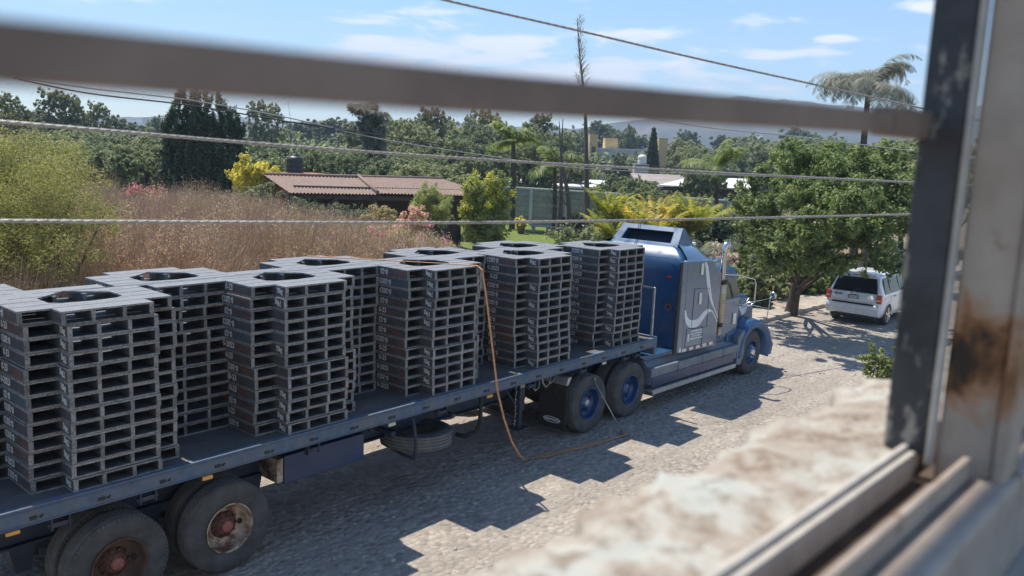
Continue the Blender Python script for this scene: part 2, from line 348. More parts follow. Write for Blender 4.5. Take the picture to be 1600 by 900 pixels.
# ------------------------------------------------------------------ mesh builder
class MB:
    def __init__(s): s.v = []; s.f = []; s.mi = []; s.sm = []
    def add(s, vs, fs, mi=0, smooth=False):
        o = len(s.v); s.v += [tuple(v) for v in vs]
        for f in fs: s.f.append(tuple(i+o for i in f)); s.mi.append(mi); s.sm.append(smooth)
        return s
    def box(s, x0, x1, y0, y1, z0, z1, mi=0, rot=None):
        vs = [(x, y, z) for x in (x0, x1) for y in (y0, y1) for z in (z0, z1)]
        if rot:
            c = Vector(((x0+x1)/2, (y0+y1)/2, (z0+z1)/2)); m = rot
            vs = [tuple(m @ (Vector(v)-c) + c) for v in vs]
        return s.add(vs, [(0, 1, 3, 2), (4, 6, 7, 5), (0, 4, 5, 1), (2, 3, 7, 6), (0, 2, 6, 4), (1, 5, 7, 3)], mi)
    def prism(s, poly, a0, a1, axis='z', mi=0, mi_side=None):
        """poly in the two other axes, extruded along axis between a0 and a1"""
        n = len(poly)
        def P(p, a): return {'z': (p[0], p[1], a), 'y': (p[0], a, p[1]), 'x': (a, p[0], p[1])}[axis]
        vs = [P(p, a0) for p in poly] + [P(p, a1) for p in poly]
        s.add(vs, [tuple(range(n))[::-1], tuple(range(n, 2*n))], mi)
        o = len(s.v)-2*n
        for i in range(n):
            j = (i+1) % n; s.f.append((o+i, o+j, o+n+j, o+n+i)); s.mi.append(mi if mi_side is None else mi_side); s.sm.append(False)
        return s
    def cyl(s, p0, p1, r0, r1=None, seg=16, mi=0, cap=True, smooth=True):
        r1 = r0 if r1 is None else r1
        p0 = Vector(p0); p1 = Vector(p1); d = (p1-p0).normalized()
        a = d.orthogonal().normalized(); b = d.cross(a)
        vs = []
        for p, r in ((p0, r0), (p1, r1)):
            for i in range(seg):
                t = 2*math.pi*i/seg; vs.append(p + (a*math.cos(t)+b*math.sin(t))*r)
        fs = [(i, (i+1) % seg, seg+(i+1) % seg, seg+i) for i in range(seg)]
        s.add(vs, fs, mi, smooth)
        if cap: s.add(vs, [tuple(range(seg))[::-1], tuple(range(seg, 2*seg))], mi)
        return s
    def tube(s, pts, r, seg=8, mi=0, closed=False):
        pts = [Vector(p) for p in pts]; n = len(pts); rs = r if isinstance(r, (list, tuple)) else [r]*n
        up = Vector((0, 0, 1)); vs = []
        pa = None
        for i, p in enumerate(pts):
            d = (pts[min(i+1, n-1)]-pts[max(i-1, 0)]).normalized()
            if pa is None: a = d.orthogonal().normalized()
            else:
                a = (pa - d*pa.dot(d)); a = a.normalized() if a.length > 1e-6 else d.orthogonal().normalized()
            pa = a; b = d.cross(a)
            for k in range(seg):
                t = 2*math.pi*k/seg; vs.append(p+(a*math.cos(t)+b*math.sin(t))*rs[i])
        fs = [(i*seg+k, i*seg+(k+1) % seg, (i+1)*seg+(k+1) % seg, (i+1)*seg+k) for i in range(n-1) for k in range(seg)]
        s.add(vs, fs, mi, True)
        s.add([vs[k] for k in range(seg)], [tuple(range(seg))[::-1]], mi); s.add(vs[-seg:], [tuple(range(seg))], mi)
        return s
    def lathe(s, prof, c, axis='y', seg=32, mi=0, smooth=True):
        """prof: (radius, along) list"""
        c = Vector(c); vs = []
        for r, a in prof:
            for k in range(seg):
                t = 2*math.pi*k/seg; u, v = r*math.cos(t), r*math.sin(t)
                vs.append(c + (Vector((u, a, v)) if axis == 'y' else Vector((u, v, a)) if axis == 'z' else Vector((a, u, v))))
        n = len(prof)
        fs = [(i*seg+k, i*seg+(k+1) % seg, (i+1)*seg+(k+1) % seg, (i+1)*seg+k) for i in range(n-1) for k in range(seg)]
        return s.add(vs, fs, mi, smooth)
    def loft(s, rings, mi=0, smooth=True, caps=True, closed=True):
        m = len(rings[0]); vs = [v for r in rings for v in r]
        kk = m if closed else m-1
        fs = [(i*m+k, i*m+(k+1) % m, (i+1)*m+(k+1) % m, (i+1)*m+k) for i in range(len(rings)-1) for k in range(kk)]
        s.add(vs, fs, mi, smooth)
        if caps: s.add(rings[0], [tuple(range(m))[::-1]], mi); s.add(rings[-1], [tuple(range(m))], mi)
        return s
    def mesh(s, name, mats):
        me = bpy.data.meshes.new(name); me.from_pydata(s.v, [], s.f)
        for m in (mats if isinstance(mats, (list, tuple)) else [mats]): me.materials.append(m)
        me.polygons.foreach_set('material_index', s.mi); me.polygons.foreach_set('use_smooth', s.sm); me.update()
        return me
    def build(s, name, mats, parent=None, loc=None, bevel=0, fix=True, seg=2):
        me = s.mesh(name, mats)
        if fix:
            import bmesh
            b = bmesh.new(); b.from_mesh(me); bmesh.ops.remove_doubles(b, verts=b.verts, dist=1e-5)
            bmesh.ops.recalc_face_normals(b, faces=b.faces); b.to_mesh(me); b.free()
        return link(name, me, parent, loc, bevel, seg)

def link(name, me, parent=None, loc=None, bevel=0, seg=2):
    o = bpy.data.objects.new(name, me); COL.objects.link(o)
    if parent is not None:
        o.parent = parent
        if loc is None and parent.get('_w'): o.matrix_parent_inverse = Matrix.Translation(-Vector(parent['_o']))
    if loc is not None: o.location = loc
    if bevel:
        bm = o.modifiers.new('bevel', 'BEVEL'); bm.width = bevel; bm.segments = seg; bm.limit_method = 'ANGLE'; bm.angle_limit = R(35)
        bm.harden_normals = False
    return o
def tag(o, label=None, cat=None, group=None, kind=None):
    if label: o['label'] = label
    if cat: o['category'] = cat
    if group: o['group'] = group
    if kind: o['kind'] = kind
    return o
def thing(name, label, cat, loc=(0, 0, 0), group=None, world=False):
    """Empty at the thing's base; world=True: its parts are modelled in world coordinates"""
    o = bpy.data.objects.new(name, None); COL.objects.link(o); o.location = loc; o.empty_display_size = .2
    if world: o['_w'] = 1; o['_o'] = tuple(loc)
    return tag(o, label, cat, group)
def copy_tree(o, parent=None):
    c = o.copy(); COL.objects.link(c)
    if parent is not None: c.parent = parent
    for ch in list(o.children): copy_tree(ch, c)
    return c
def np_mesh(name, verts, faces, mats, shade=None, mi=None, smooth=False):
    """quads from numpy arrays, with a per-face 'shade' attribute"""
    me = bpy.data.meshes.new(name); nv, nf, k = len(verts), len(faces), faces.shape[1]
    me.vertices.add(nv); me.vertices.foreach_set('co', np.asarray(verts, np.float32).ravel())
    me.loops.add(nf*k); me.loops.foreach_set('vertex_index', faces.astype(np.int32).ravel())
    me.polygons.add(nf); me.polygons.foreach_set('loop_start', np.arange(0, nf*k, k, dtype=np.int32))
    me.polygons.foreach_set('loop_total', np.full(nf, k, np.int32))
    for m in (mats if isinstance(mats, (list, tuple)) else [mats]): me.materials.append(m)
    if mi is not None: me.polygons.foreach_set('material_index', np.asarray(mi, np.int32))
    me.update(calc_edges=True)
    if shade is not None:
        a = me.attributes.new('shade', 'FLOAT', 'FACE'); a.data.foreach_set('value', np.asarray(shade, np.float32))
    return me
_text = {}
def text_mesh(s, mat, size=1.0, extrude=.002, squash=1.0):
    k = (s, mat.name, size, squash)
    if k not in _text:
        cu = bpy.data.curves.new('text', 'FONT'); cu.body = s; cu.size = size; cu.extrude = extrude; cu.align_x = 'CENTER'; cu.align_y = 'CENTER'
        cu.resolution_u = 2; cu.offset = size*.028
        o = bpy.data.objects.new('text', cu); COL.objects.link(o)
        bpy.context.view_layer.update(); me = bpy.data.meshes.new_from_object(o.evaluated_get(bpy.context.evaluated_depsgraph_get()))
        bpy.data.objects.remove(o); me.materials.clear(); me.materials.append(mat); me.transform(Matrix.Diagonal((squash, 1, 1, 1)))
        _text[k] = me
    return _text[k]

# ------------------------------------------------------------------ foliage generators
def rng(seed): return np.random.default_rng(seed)
def quads_at(P, Nrm, size, g, aspect=.55, jitter=.5):
    """one rhombus leaf per point; P (n,3), Nrm (n,3)"""
    n = len(P); d = g.normal(size=(n, 3)); nn = Nrm + jitter*g.normal(size=(n, 3)); nn /= np.linalg.norm(nn, axis=1, keepdims=True)+1e-9
    a = np.cross(nn, d); a /= np.linalg.norm(a, axis=1, keepdims=True)+1e-9; b = np.cross(nn, a)
    s = (size*(.6+.8*g.random(n)))[:, None]
    V = np.stack([P-a*s, P+b*s*aspect, P+a*s, P-b*s*aspect], 1).reshape(-1, 3)
    F = np.arange(4*n).reshape(n, 4); return V, F
def cloud(clumps, n, g, shell=.55, squash=1.0):
    """points spread through ellipsoid clumps (c, r or (rx,ry,rz)), denser near their surfaces"""
    C = np.array([c[0] for c in clumps], float); Rr = np.array([(c[1],)*3 if np.isscalar(c[1]) else c[1] for c in clumps], float)
    wgt = Rr.prod(1)**.67; wgt /= wgt.sum(); idx = g.choice(len(C), n, p=wgt)
    d = g.normal(size=(n, 3)); d /= np.linalg.norm(d, axis=1, keepdims=True)
    rad = (shell + (1-shell)*g.random(n))**1.0; rad *= 1+.10*g.normal(size=n)
    lump = 1+.16*np.sin(d[:, 0]*5+idx*2.1)*np.sin(d[:, 1]*6+idx)+.10*np.sin(d[:, 2]*9+idx*1.7)
    return C[idx]+d*Rr[idx]*(rad*lump)[:, None], d, idx
def crown_mesh(name, clumps, n, size, mat, seed, sub=True, aspect=.55, shell=.45, tuft_r=(.16, .18), tz=1.0):
    g = rng(seed)
    if sub:      # each big clump is broken into many small tufts
        big, d, idx = cloud(clumps, int(sub) if sub > 1 else max(40, n//70), g, shell=.35)
        rr = np.array([np.mean(c[1]) for c in clumps])[idx]
        cl = []
        for i in range(len(big)):
            q_ = rr[i]*(tuft_r[0]+tuft_r[1]*g.random()); cl.append((big[i], (q_, q_, q_*tz)))
        P, D, ix = cloud(cl, n, g, shell=.2)
        tuft = g.random(len(cl))[ix]
    else:
        P, D, ix = cloud(clumps, n, g, shell); tuft = g.random(len(clumps))[ix]
    D = D*.6 + np.array([0, 0, .5])
    V, F = quads_at(P, D, size, g, aspect)
    sh = np.clip(.5+.28*(tuft-.5)+.16*g.normal(size=len(F)), 0, 1)
    return np_mesh(name, V, F, mat, sh)
def branch_mb(base, tips, r0, g, seg=7, bend=.12, mb=None, mi=0, r1=.15):
    mb = mb or MB(); base = Vector(base)
    for t in tips:
        t = Vector(t); L = (t-base).length; pts = []; off = Vector(g.normal(size=3))*L*bend
        for k in range(6):
            u = k/5; pts.append(base.lerp(t, u) + off*math.sin(math.pi*u)*.6)
        mb.tube(pts, [r0*(1-u*(1-r1)) for u in (0, .2, .4, .6, .8, 1)], seg, mi)
    return mb
def tree(name, label, base, height, width, n, size, mat, seed, group=None, trunk_r=None, crown_from=.25, cat='tree', shape='round', bark='bark', sub=True, aspect=.55):
    """trunk with limbs and a leafy crown; returns the Empty"""
    g = rng(seed); base = Vector(base)
    o = thing(name, label, cat, base, group); cl = []
    zc0 = height*crown_from
    k = {'round': 14, 'tall': 14, 'wide': 18, 'sparse': 16}[shape]
    for i in range(k):
        u = (i+.5)/k; ang = i*2.4+seed
        z = zc0 + (height-zc0)*(.25+.62*u) if shape in ('tall', 'sparse') else zc0 + (height-zc0)*(.35+.40*g.random())
        rr = width*.5*(.62*math.sqrt(g.random()*.8+.2))*(1-.35*u if shape in ('tall', 'sparse') else 1)
        rad = width*(.15 if shape == 'sparse' else .22)*(.75+.45*g.random())
        cl.append(((rr*math.cos(ang), rr*math.sin(ang), z), (rad, rad, rad*(1.25 if shape in ('tall', 'sparse') else .8))))
    cl.append(((0, 0, height-width*.22), width*.2))
    link('crown', crown_mesh(name+'_crown', cl, n, size, M[mat], seed, max(60, n//30), aspect, tuft_r=(.07, .17), shell=.25, tz=1.8 if shape in ('tall', 'sparse') else 1.0), o, (0, 0, 0))
    tr = trunk_r or height*.022; mb = MB()
    top = Vector((width*.04*math.sin(seed), width*.04*math.cos(seed), zc0+(height-zc0)*.45))
    mb.tube([(0, 0, -.3), (top.x*.2, top.y*.3, zc0*.5), (top.x*.6, top.y*.5, zc0), top], [tr*1.35, tr, tr*.85, tr*.5], 8)
    branch_mb((top.x*.5, top.y*.4, zc0*.9), [c[0] for c in cl[:7]], tr*.5, g, 5, mb=mb)
    mb.build('trunk', M[bark], o, (0, 0, 0), fix=False)
    return o
def frond(V, F, S, base, dirv, length, droop, leaflet, g, nl=26, wid=.05, shade=.5, up=.0, vee=.45, lean=.55):
    """one arching pinnate frond as leaflets along a curved rachis, appended to lists"""
    b = np.array(base, float); h = np.array([dirv[0], dirv[1], 0.0]); h /= np.linalg.norm(h)+1e-9; side = np.array([-h[1], h[0], 0])
    prev = b; el = up
    P = [b]
    for k in range(10):
        P.append(P[-1] + (h*math.cos(el)+np.array([0, 0, 1])*math.sin(el))*length/10); el -= droop/10*(.45+.12*k)
    P = np.array(P)
    for i in range(10):   # rachis
        t = .018*(1-i/11)*length/2; o = len(V)
        V += [P[i]+side*t, P[i]-side*t, P[i+1]-side*t*.8, P[i+1]+side*t*.8]; F.append((o, o+1, o+2, o+3)); S.append(shade*.8)
    for k in range(nl):
        u = .10+.9*k/nl; x = u*10; i = min(9, int(x)); p = P[i]+(P[i+1]-P[i])*(x-i); tg = P[i+1]-P[i]; tg /= np.linalg.norm(tg)
        L = leaflet*math.sin(math.pi*min(1, .18+.82*u))**.6*(.8+.4*g.random())
        nrm = np.cross(tg, side)
        for sg in (-1, 1):
            d = side*sg*(1-.3*lean)+tg*lean+nrm*(-vee if nrm[2] > 0 else vee)*(.6+.8*g.random()); d /= np.linalg.norm(d)
            q = np.cross(d, nrm); q /= np.linalg.norm(q)+1e-9
            tip = p+d*L+np.array([0, 0, -.22*L]); mid = p+d*L*.5; o = len(V)
            V += [p, mid+q*wid*.5, tip, mid-q*wid*.5]; F.append((o, o+1, o+2, o+3)); S.append(min(1, max(0, shade+.12*g.normal())))
def palm(name, label, base, h, nf, fl, mat, seed, droop=1.6, tr=.14, bark='bark', group=None, leaflet=.45, nl=24, wid=.05, multi=1, up0=(.2, 1.3), cat='palm tree'):
    g = rng(seed); o = thing(name, label, cat, base, group); V, F, S = [], [], []; mb = MB()
    for m in range(multi):
        ox, oy = (0, 0) if multi == 1 else (g.normal()*.7, g.normal()*.7); hh = h*(1 if multi == 1 else .55+.5*g.random())
        lean = (g.normal()*.06*hh, g.normal()*.06*hh)
        top = (ox+lean[0], oy+lean[1], hh)
        mb.tube([(ox, oy, -.2), (ox+lean[0]*.2, oy+lean[1]*.2, hh*.4), (ox+lean[0]*.6, oy+lean[1]*.6, hh*.75), top], [tr*1.2, tr, tr*.9, tr*.7], 8)
        for k in range(nf//multi):
            a = k*2.39996+seed+m; up = up0[0]+(up0[1]-up0[0])*((k*.618) % 1)
            frond(V, F, S, top, (math.cos(a), math.sin(a)), fl*(.8+.35*g.random()), droop*(.8+.5*g.random()), leaflet, g, nl, wid, .3+.4*g.random(), up)
    link('fronds', np_mesh(name+'_fronds', np.array(V), np.array(F), M[mat], S), o, (0, 0, 0))
    mb.build('trunk', M[bark], o, (0, 0, 0), fix=False); return o

# ================================================================== SETTING
def sheet(name, xs, ys, zf, mat, label=None):
    X, Y = np.meshgrid(xs, ys); Z = np.vectorize(zf)(X, Y); nx, ny = len(xs), len(ys)
    V = np.stack([X, Y, Z], -1).reshape(-1, 3)
    F = np.array([(j*nx+i, j*nx+i+1, (j+1)*nx+i+1, (j+1)*nx+i) for j in range(ny-1) for i in range(nx-1)])
    me = np_mesh(name, V, F, mat); me.polygons.foreach_set('use_smooth', [True]*len(F))
    return tag(link(name, me), kind='structure')
def far(x, y): return -1.2 + (gz(x)+1.18 if False else 0)
gx = [-4000, -1500, -500, -200, -80, -40, -20, -5, 5, 12, 20, 30, 45, 60, 75, 100, 200, 500, 1500, 4000, 9000]
gy = [-4000, -1000, -200, -60, -20, -8, 0, 5, 15, 30, 60, 100, 200, 500, 1500, 4000, 9000]
sheet('ground', gx, gy, lambda x, y: gz(x)-.012, M['valley'])
rx = list(np.arange(-14, 12.1, 2))+list(np.arange(14, 72, 4))+[110]
sheet('road', rx, [-7.9, -4, 0, 2.9], lambda x, y: gz(x)-.004, M['road'])
sheet('pavement', rx, [3.0, 4.4], lambda x, y: gz(x)+.11, M['pave'])
sheet('soil', rx, [4.4, 8, 14, 22, 34], lambda x, y: gz(x)+.0, M['soil'])
mb = MB()
for i, x in enumerate(np.arange(-14, 70, 1.0)):
    mb.box(x+.006, x+.994, 2.84, 3.02, -.3+gz(x), .13+gz(x+.5)+.006*math.sin(i*2.7))
tag(mb.build('kerb', M['kerb'], bevel=.015, seg=1), kind='structure')
# mown lawn of the garden past the brush
c1 = at(668, 392, 42)
lx = list(np.linspace(24, 72, 13)); sheet('lawn', lx, list(np.linspace(14, 47, 9)), lambda x, y: gz(x)+.02, M['lawn'])

# far hills
def hills(name, pts, d, back, mat, seed, amp=.04):
    g = rng(seed); top = []; 
    xs = np.arange(pts[0][0], pts[-1][0]+1, 12); ys = np.interp(xs, [p[0] for p in pts], [p[1] for p in pts])
    nz = np.cumsum(g.normal(size=len(xs)))*.9; nz -= np.linspace(nz[0], nz[-1], len(nz)); ys = ys+nz*amp*25
    rows = []
    for dd, lo in ((d*.72, 0.0), (d*.8, .30), (d*.88, .62), (d, 1.0), (d*1.25, .7)):
        r = []
        for i, x in enumerate(xs):
            t = at(x, ys[i], d); b = at(x, 300, dd); z = -30 + (t.z+30)*lo + (g.normal()*.02*(t.z+30) if 0 < lo < 1 else 0)
            r.append((b.x, b.y, z))
        rows.append(r)
    V = np.array([v for r in rows for v in r]); n = len(xs)
    F = np.array([(j*n+i, j*n+i+1, (j+1)*n+i+1, (j+1)*n+i) for j in range(len(rows)-1) for i in range(n-1)])
    me = np_mesh(name, V, F, mat); me.polygons.foreach_set('use_smooth', [True]*len(F)); return tag(link(name, me), kind='structure')
hills('hills', [(780, 215), (900, 203), (1000, 190), (1090, 160), (1140, 150), (1220, 156), (1290, 166), (1440, 172), (1700, 150), (1900, 160)], 1500, 0, M['hill'], 3)
hills('mountain_range', [(-300, 186), (0, 196), (100, 189), (160, 184), (230, 187), (300, 180), (420, 190), (600, 186), (760, 195), (900, 205), (1100, 200)], 1900, 0, M['hill'], 5, .03)

# ================================================================== TRAILER
DZ = 1.427; TX0, TX1, TY1 = -0.3, 12.92, 2.50
T = thing('flatbed_trailer', 'long blue flatbed trailer carrying stacked pallets, hitched behind the blue truck', 'trailer', (6, 1.25, 0), world=True)
mb = MB().box(TX0, TX1-.01, .085, TY1-.085, DZ-.05, DZ+.001)
mb.build('deck', M['deck'], T)
mb = MB()
for y0, y1, yo in ((0.0, .085, 0), (TY1-.085, TY1, 1)):
    mb.box(TX0, TX1, y0, y1, DZ-.165, DZ+.012)
    e = -.012 if not yo else TY1
    mb.box(TX0, TX1, e, e+.012, DZ-.165, DZ-.150); mb.box(TX0, TX1, e, e+.012, DZ-.028, DZ-.014)
mb.build('side_rail', M['rail'], T, bevel=.006)
for k in range(21):
    mb = MB(); x = TX0+.3+k*.62
    mb.box(x, x+.06, -.0145, .0, DZ-.115, DZ-.085)
    mb.prism([(x+.075, DZ-.105), (x+.10, DZ-.12), (x+.115, DZ-.085)], -.013, -.001, 'y')
    mb.build('rail_fitting', M['blackmetal'], T, fix=False)
MB().box(TX1, TX1+.10, 0, TY1, DZ-.32, DZ+.03).build('front_beam', M['rail'], T, bevel=.01)
MB().box(TX0-.06, TX0, 0, TY1, DZ-.35, DZ+.01).build('rear_beam', M['rail'], T, bevel=.01)
for y in (.62, 1.72):
    mb = MB()
    mb.prism([(TX0, DZ-.05), (TX0, DZ-.62), (9.3, DZ-.62), (10.1, DZ-.30), (TX1, DZ-.28), (TX1, DZ-.05)], y+.07, y+.085, 'y')
    mb.prism([(TX0, DZ-.62), (TX0, DZ-.64), (9.3, DZ-.64), (10.1, DZ-.32), (10.1, DZ-.30), (9.3, DZ-.62)], y, y+.16, 'y')
    mb.build('main_beam', M['frame'], T)
mb = MB()
for k in range(33): mb.box(TX0+.2+k*.4, TX0+.24+k*.4, .06, TY1-.06, DZ-.15, DZ-.055)
mb.build('cross_members', M['frame'], T)
# white tubular headboard frame at the nose of the trailer
hb = MB(); 
for y in (.10, 2.40): hb.box(TX1+.02, TX1+.06, y-.02, y+.02, DZ, DZ+.98)
hb.box(TX1+.02, TX1+.06, .12, 2.38, DZ+.945, DZ+.98); hb.build('headboard_frame', M['alu'], T, bevel=.004)
MB().box(TX1+.10, TX1+.62, .55, 1.0, DZ-.20, DZ-.185).build('nose_plate', M['steel'], T, bevel=.004)
# winch brackets hanging under the rail
for x in (2.05, 2.90, 4.95, 7.15, 9.15, 10.55, 11.9, 12.3):
    mb = MB()
    for dx in (0, .16): mb.box(x+dx, x+dx+.016, .02, .10, DZ-.30, DZ-.165)
    mb.box(x+.016, x+.16, .03, .045, DZ-.275, DZ-.225); mb.cyl((x-.02, .06, DZ-.25), (x+.20, .06, DZ-.25), .022, seg=8)
    mb.build('winch', M['frame'], T, bevel=.002, seg=1)
for x in (1.71, 3.62, 6.25, 8.18, 11.2):
    mb = MB().box(x-.06, x+.06, -.028, .0, DZ-.215 if x > 3 else DZ-.205, DZ-.17)
    mb.build('marker_light', M['amber'] if x in (1.71, 3.62, 8.18) else M['yellow'], T, bevel=.008)
# tool box with its open cream end
mb = MB().box(4.79, 6.03, .28, .84, .73, 1.09)
o = mb.build('toolbox', M['toolbox'], T, bevel=.012)
MB().box(4.70, 4.788, .30, .82, .76, 1.06).build('toolbox_end', M['rim_cream'], o, bevel=.006)
# suspension and axles
for x in (2.694, 3.929):
    MB().cyl((x, .3, .52), (x, 2.2, .52), .065, seg=14).build('axle', M['frame'], T)
for y in (.66, 1.78):
    mb = MB()
    for x in (2.0, 3.31, 4.6): mb.prism([(x-.13, DZ-.62), (x+.13, DZ-.62), (x+.07, .50), (x-.07, .50)], y, y+.09, 'y')
    for x in (2.694, 3.929):
        for k in range(3): mb.tube([(x-.52, y+.045, .66-.02*k), (x-.2, y+.045, .60-.02*k), (x+.2, y+.045, .60-.02*k), (x+.52, y+.045, .66-.02*k)], .022, 6)
    mb.build('suspension', M['frame'], T)
# spare wheel cradle and hose bracket
mb = MB(); 
for x in (6.72,): mb.tube([(x-.12, .15, 1.26), (x-.05, .02, 1.20), (x-.03, -.02, .85), (x, .05, .62), (x+.1, .4, .56), (x+.2, .95, .56), (x+.2, 1.05, .9), (x+.2, 1.05, 1.25)], .024, 8)
mb.box(6.35, 7.6, .55, .60, .97, 1.02); mb.box(6.35, 6.42, .1, 1.1, 1.02, 1.07); mb.box(7.5, 7.57, .1, 1.1, 1.02, 1.07)
mb.build('spare_cradle', M['frame'], T)
MB().tube([(8.10, .12, 1.27), (8.12, .10, 1.16), (8.13, .12, .80), (8.10, .16, .66), (7.98, .28, .58), (7.9, .4, .60)], .034, 10).build('hose', M['black'], T)
# landing gear
for y in (.42, 1.95):
    mb = MB(); mb.box(9.42, 9.55, y, y+.13, .62, 1.28); mb.box(9.445, 9.525, y+.025, y+.105, .34, .62)
    mb.box(9.36, 9.61, y-.07, y+.20, .30, .335); mb.tube([(9.48, y+.06, .62), (9.2, y+.06, .95), (9.0, y+.06, 1.2)], .022, 6)
    mb.tube([(9.48, y+.06, .45), (9.2, y+.2, .62)], .018, 6)
    lg = mb.build('landing_leg', M['frame'], T, bevel=.004)
    MB().box(9.425, 9.545, y-.003, y+.005, 1.02, 1.10).build('plate', M['steel'], lg)
MB().cyl((9.485, .5, .84), (9.485, 2.0, .84), .022, seg=8).build('crank_shaft', M['blackmetal'], T)
for (a, b, c) in ((9.75, .25, 1.0), (9.95, .30, 1.02), (9.6, .35, .95)):
    mb = MB(); mb.tube([(a, b, 1.26), (a+.03, b-.02, c+.08), (a+.10, b-.03, c), (a+.2, b-.02, c+.04), (a+.25, b, 1.2)], .014, 7); mb.build('air_line', M['steel'], T)
mb = MB()
for k in range(12): mb.tube([(9.05+.01*math.sin(k), .2, 1.22-.06*k), (9.06, .2+.02*(k % 2), 1.17-.06*k)], .010, 5)
mb.build('chain', M['steel'], T)

# ---- wheels
def tyre_prof(Ro=.523, Wd=.26, Ri=.285):
    h = Wd/2; p = [(Ri, -h*.80), (Ri+.03, -h*.90), (Ri+.09, -h*1.0), (Ro-.12, -h*1.02), (Ro-.055, -h*.95), (Ro-.022, -h*.86), (Ro-.004, -h*.78)]
    t = []; gw = .010
    for k in range(4):
        y = -h*.55+k*h*.367
        t += [(Ro, y-gw), (Ro-.014, y-gw*.6), (Ro-.014, y+gw*.6), (Ro, y+gw)]
    return p, [(Ro-.004, -h*.78)]+t+[(Ro-.004, h*.78)], [(r, -y) for r, y in reversed(p)]
def wheel(parent, x, y, kind, dual=True, inner_side=1, Ro=.523):
    """outer face at y; inner_side +1: body of the wheel lies towards +y"""
    e = bpy.data.objects.new('wheel', None)
    COL.objects.link(e); e.parent = parent; e.location = Vector((x, y, Ro+gz(x)*1.0)) - Vector(parent['_o']); s = inner_side
    mats = {'blue': M['rim_blue'], 'cream': M['rim_cream'], 'rust': M['rim_rust']}
    for d in ((0, 1) if dual else (0,)):
        yc = s*(.13+d*.31); a, t, b = tyre_prof(Ro); mb = MB()
        mb.lathe([(r, yy+yc) for r, yy in a], (0, 0, 0), seg=48, mi=0); mb.lathe([(r, yy+yc) for r, yy in t], (0, 0, 0), seg=48, mi=1, smooth=False)
        mb.lathe([(r, yy+yc) for r, yy in b], (0, 0, 0), seg=48, mi=0)
        if kind == 'rust':       # ribbed shoulder of a worn retread
            for k in range(60):
                t_ = 2*math.pi*k/60; c_, s_ = math.cos(t_), math.sin(t_)
                mb.cyl(((Ro-.032)*c_, yc-s*.126, (Ro-.032)*s_), ((Ro-.014)*c_, yc-s*.112, (Ro-.014)*s_), .008, seg=4, mi=1)
        mb.build('tyre', [M['tyre'], M['tread']], e, (0, 0, 0))
    rm = mats[kind]; y0 = 0.0
    if dual:   # dished disc, hub sunk
        prof = [(.290, .012), (.283, .0), (.272, .012), (.268, .05), (.262, .10), (.25, .145), (.205, .165), (.165, .16), (.11, .155), (.0, .155)]
        mb = MB(); mb.lathe([(r, s*yy) for r, yy in prof], (0, 0, 0), seg=40); rim = mb.build('rim', rm, e, (0, 0, 0))
        for k in range(5 if kind == 'blue' else 2):
            t_ = 2*math.pi*(k+.2)/5 if kind == 'blue' else math.pi*k-.12; mb = MB().cyl((.208*math.cos(t_), s*.150, .208*math.sin(t_)), (.208*math.cos(t_), s*.168, .208*math.sin(t_)), .034, seg=14)
            mb.build('vent_hole', M['black'], rim, (0, 0, 0))
        hm = M['rim_blue'] if kind == 'blue' else M['hub_rust']; mb = MB()
        mb.lathe([(.158, s*.163), (.154, s*.145), (.125, s*.140), (.105, s*.10), (.09, s*.09), (0, s*.09)], (0, 0, 0), seg=24)
        for k in range(10):
            t_ = 2*math.pi*k/10; mb.cyl((.140*math.cos(t_), s*.15, .140*math.sin(t_)), (.140*math.cos(t_), s*.115, .140*math.sin(t_)), .015, seg=6, smooth=False)
        mb.build('hub', hm, e, (0, 0, 0))
        if kind != 'blue' or x < 11.5:
            MB().lathe([(.068, s*.091), (.066, s*.065), (.052, s*.058), (0, s*.056)], (0, 0, 0), seg=20).build('hub_cap', M['hub_red'] if kind != 'blue' else M['alu'], e, (0, 0, 0))
    else:      # steer wheel: disc bulges outwards with chrome nuts
        prof = [(.290, .012), (.283, .0), (.270, .012), (.262, .07), (.245, .11), (.215, .10), (.18, .04), (.15, .012), (0, .010)]
        MB().lathe([(r, s*yy) for r, yy in prof], (0, 0, 0), seg=40).build('rim', rm, e, (0, 0, 0))
        mb = MB()
        mb.lathe([(.09, s*.012), (.088, s*-.03), (.06, s*-.05), (0, s*-.052)], (0, 0, 0), seg=20)
        for k in range(10):
            t_ = 2*math.pi*k/10; mb.cyl((.125*math.cos(t_), s*.015, .125*math.sin(t_)), (.125*math.cos(t_), s*-.03, .125*math.sin(t_)), .018, .013, seg=8)
        mb.build('chrome_nuts', M['chrome'], e, (0, 0, 0))
    return e
wheel(T, 2.694, .054, 'rust'); wheel(T, 3.929, .054, 'cream')
for x in (2.694, 3.929): wheel(T, x, TY1-.054, 'rust', inner_side=-1)
# spare tyre lying in the cradle
g0 = MB(); a, t, b = tyre_prof(.523, .25, .30)
for pf, mi, sm in ((a, 0, True), (t, 1, False), (b, 0, True)): g0.lathe(pf, (0, 0, 0), 'z', 48, mi, sm)
g0.lathe([(.30, -.10), (.33, -.06), (.34, 0), (.33, .06), (.30, .10)], (0, 0, 0), 'z', 48, 0)
sp = g0.build('spare_tyre', [M['tyre'], M['tread']]); sp.location = (7.18, .50, .745); sp.rotation_euler = (R(-1), R(2), 0)
tag(sp, 'worn spare tyre lying flat in the cradle under the trailer', 'tyre')

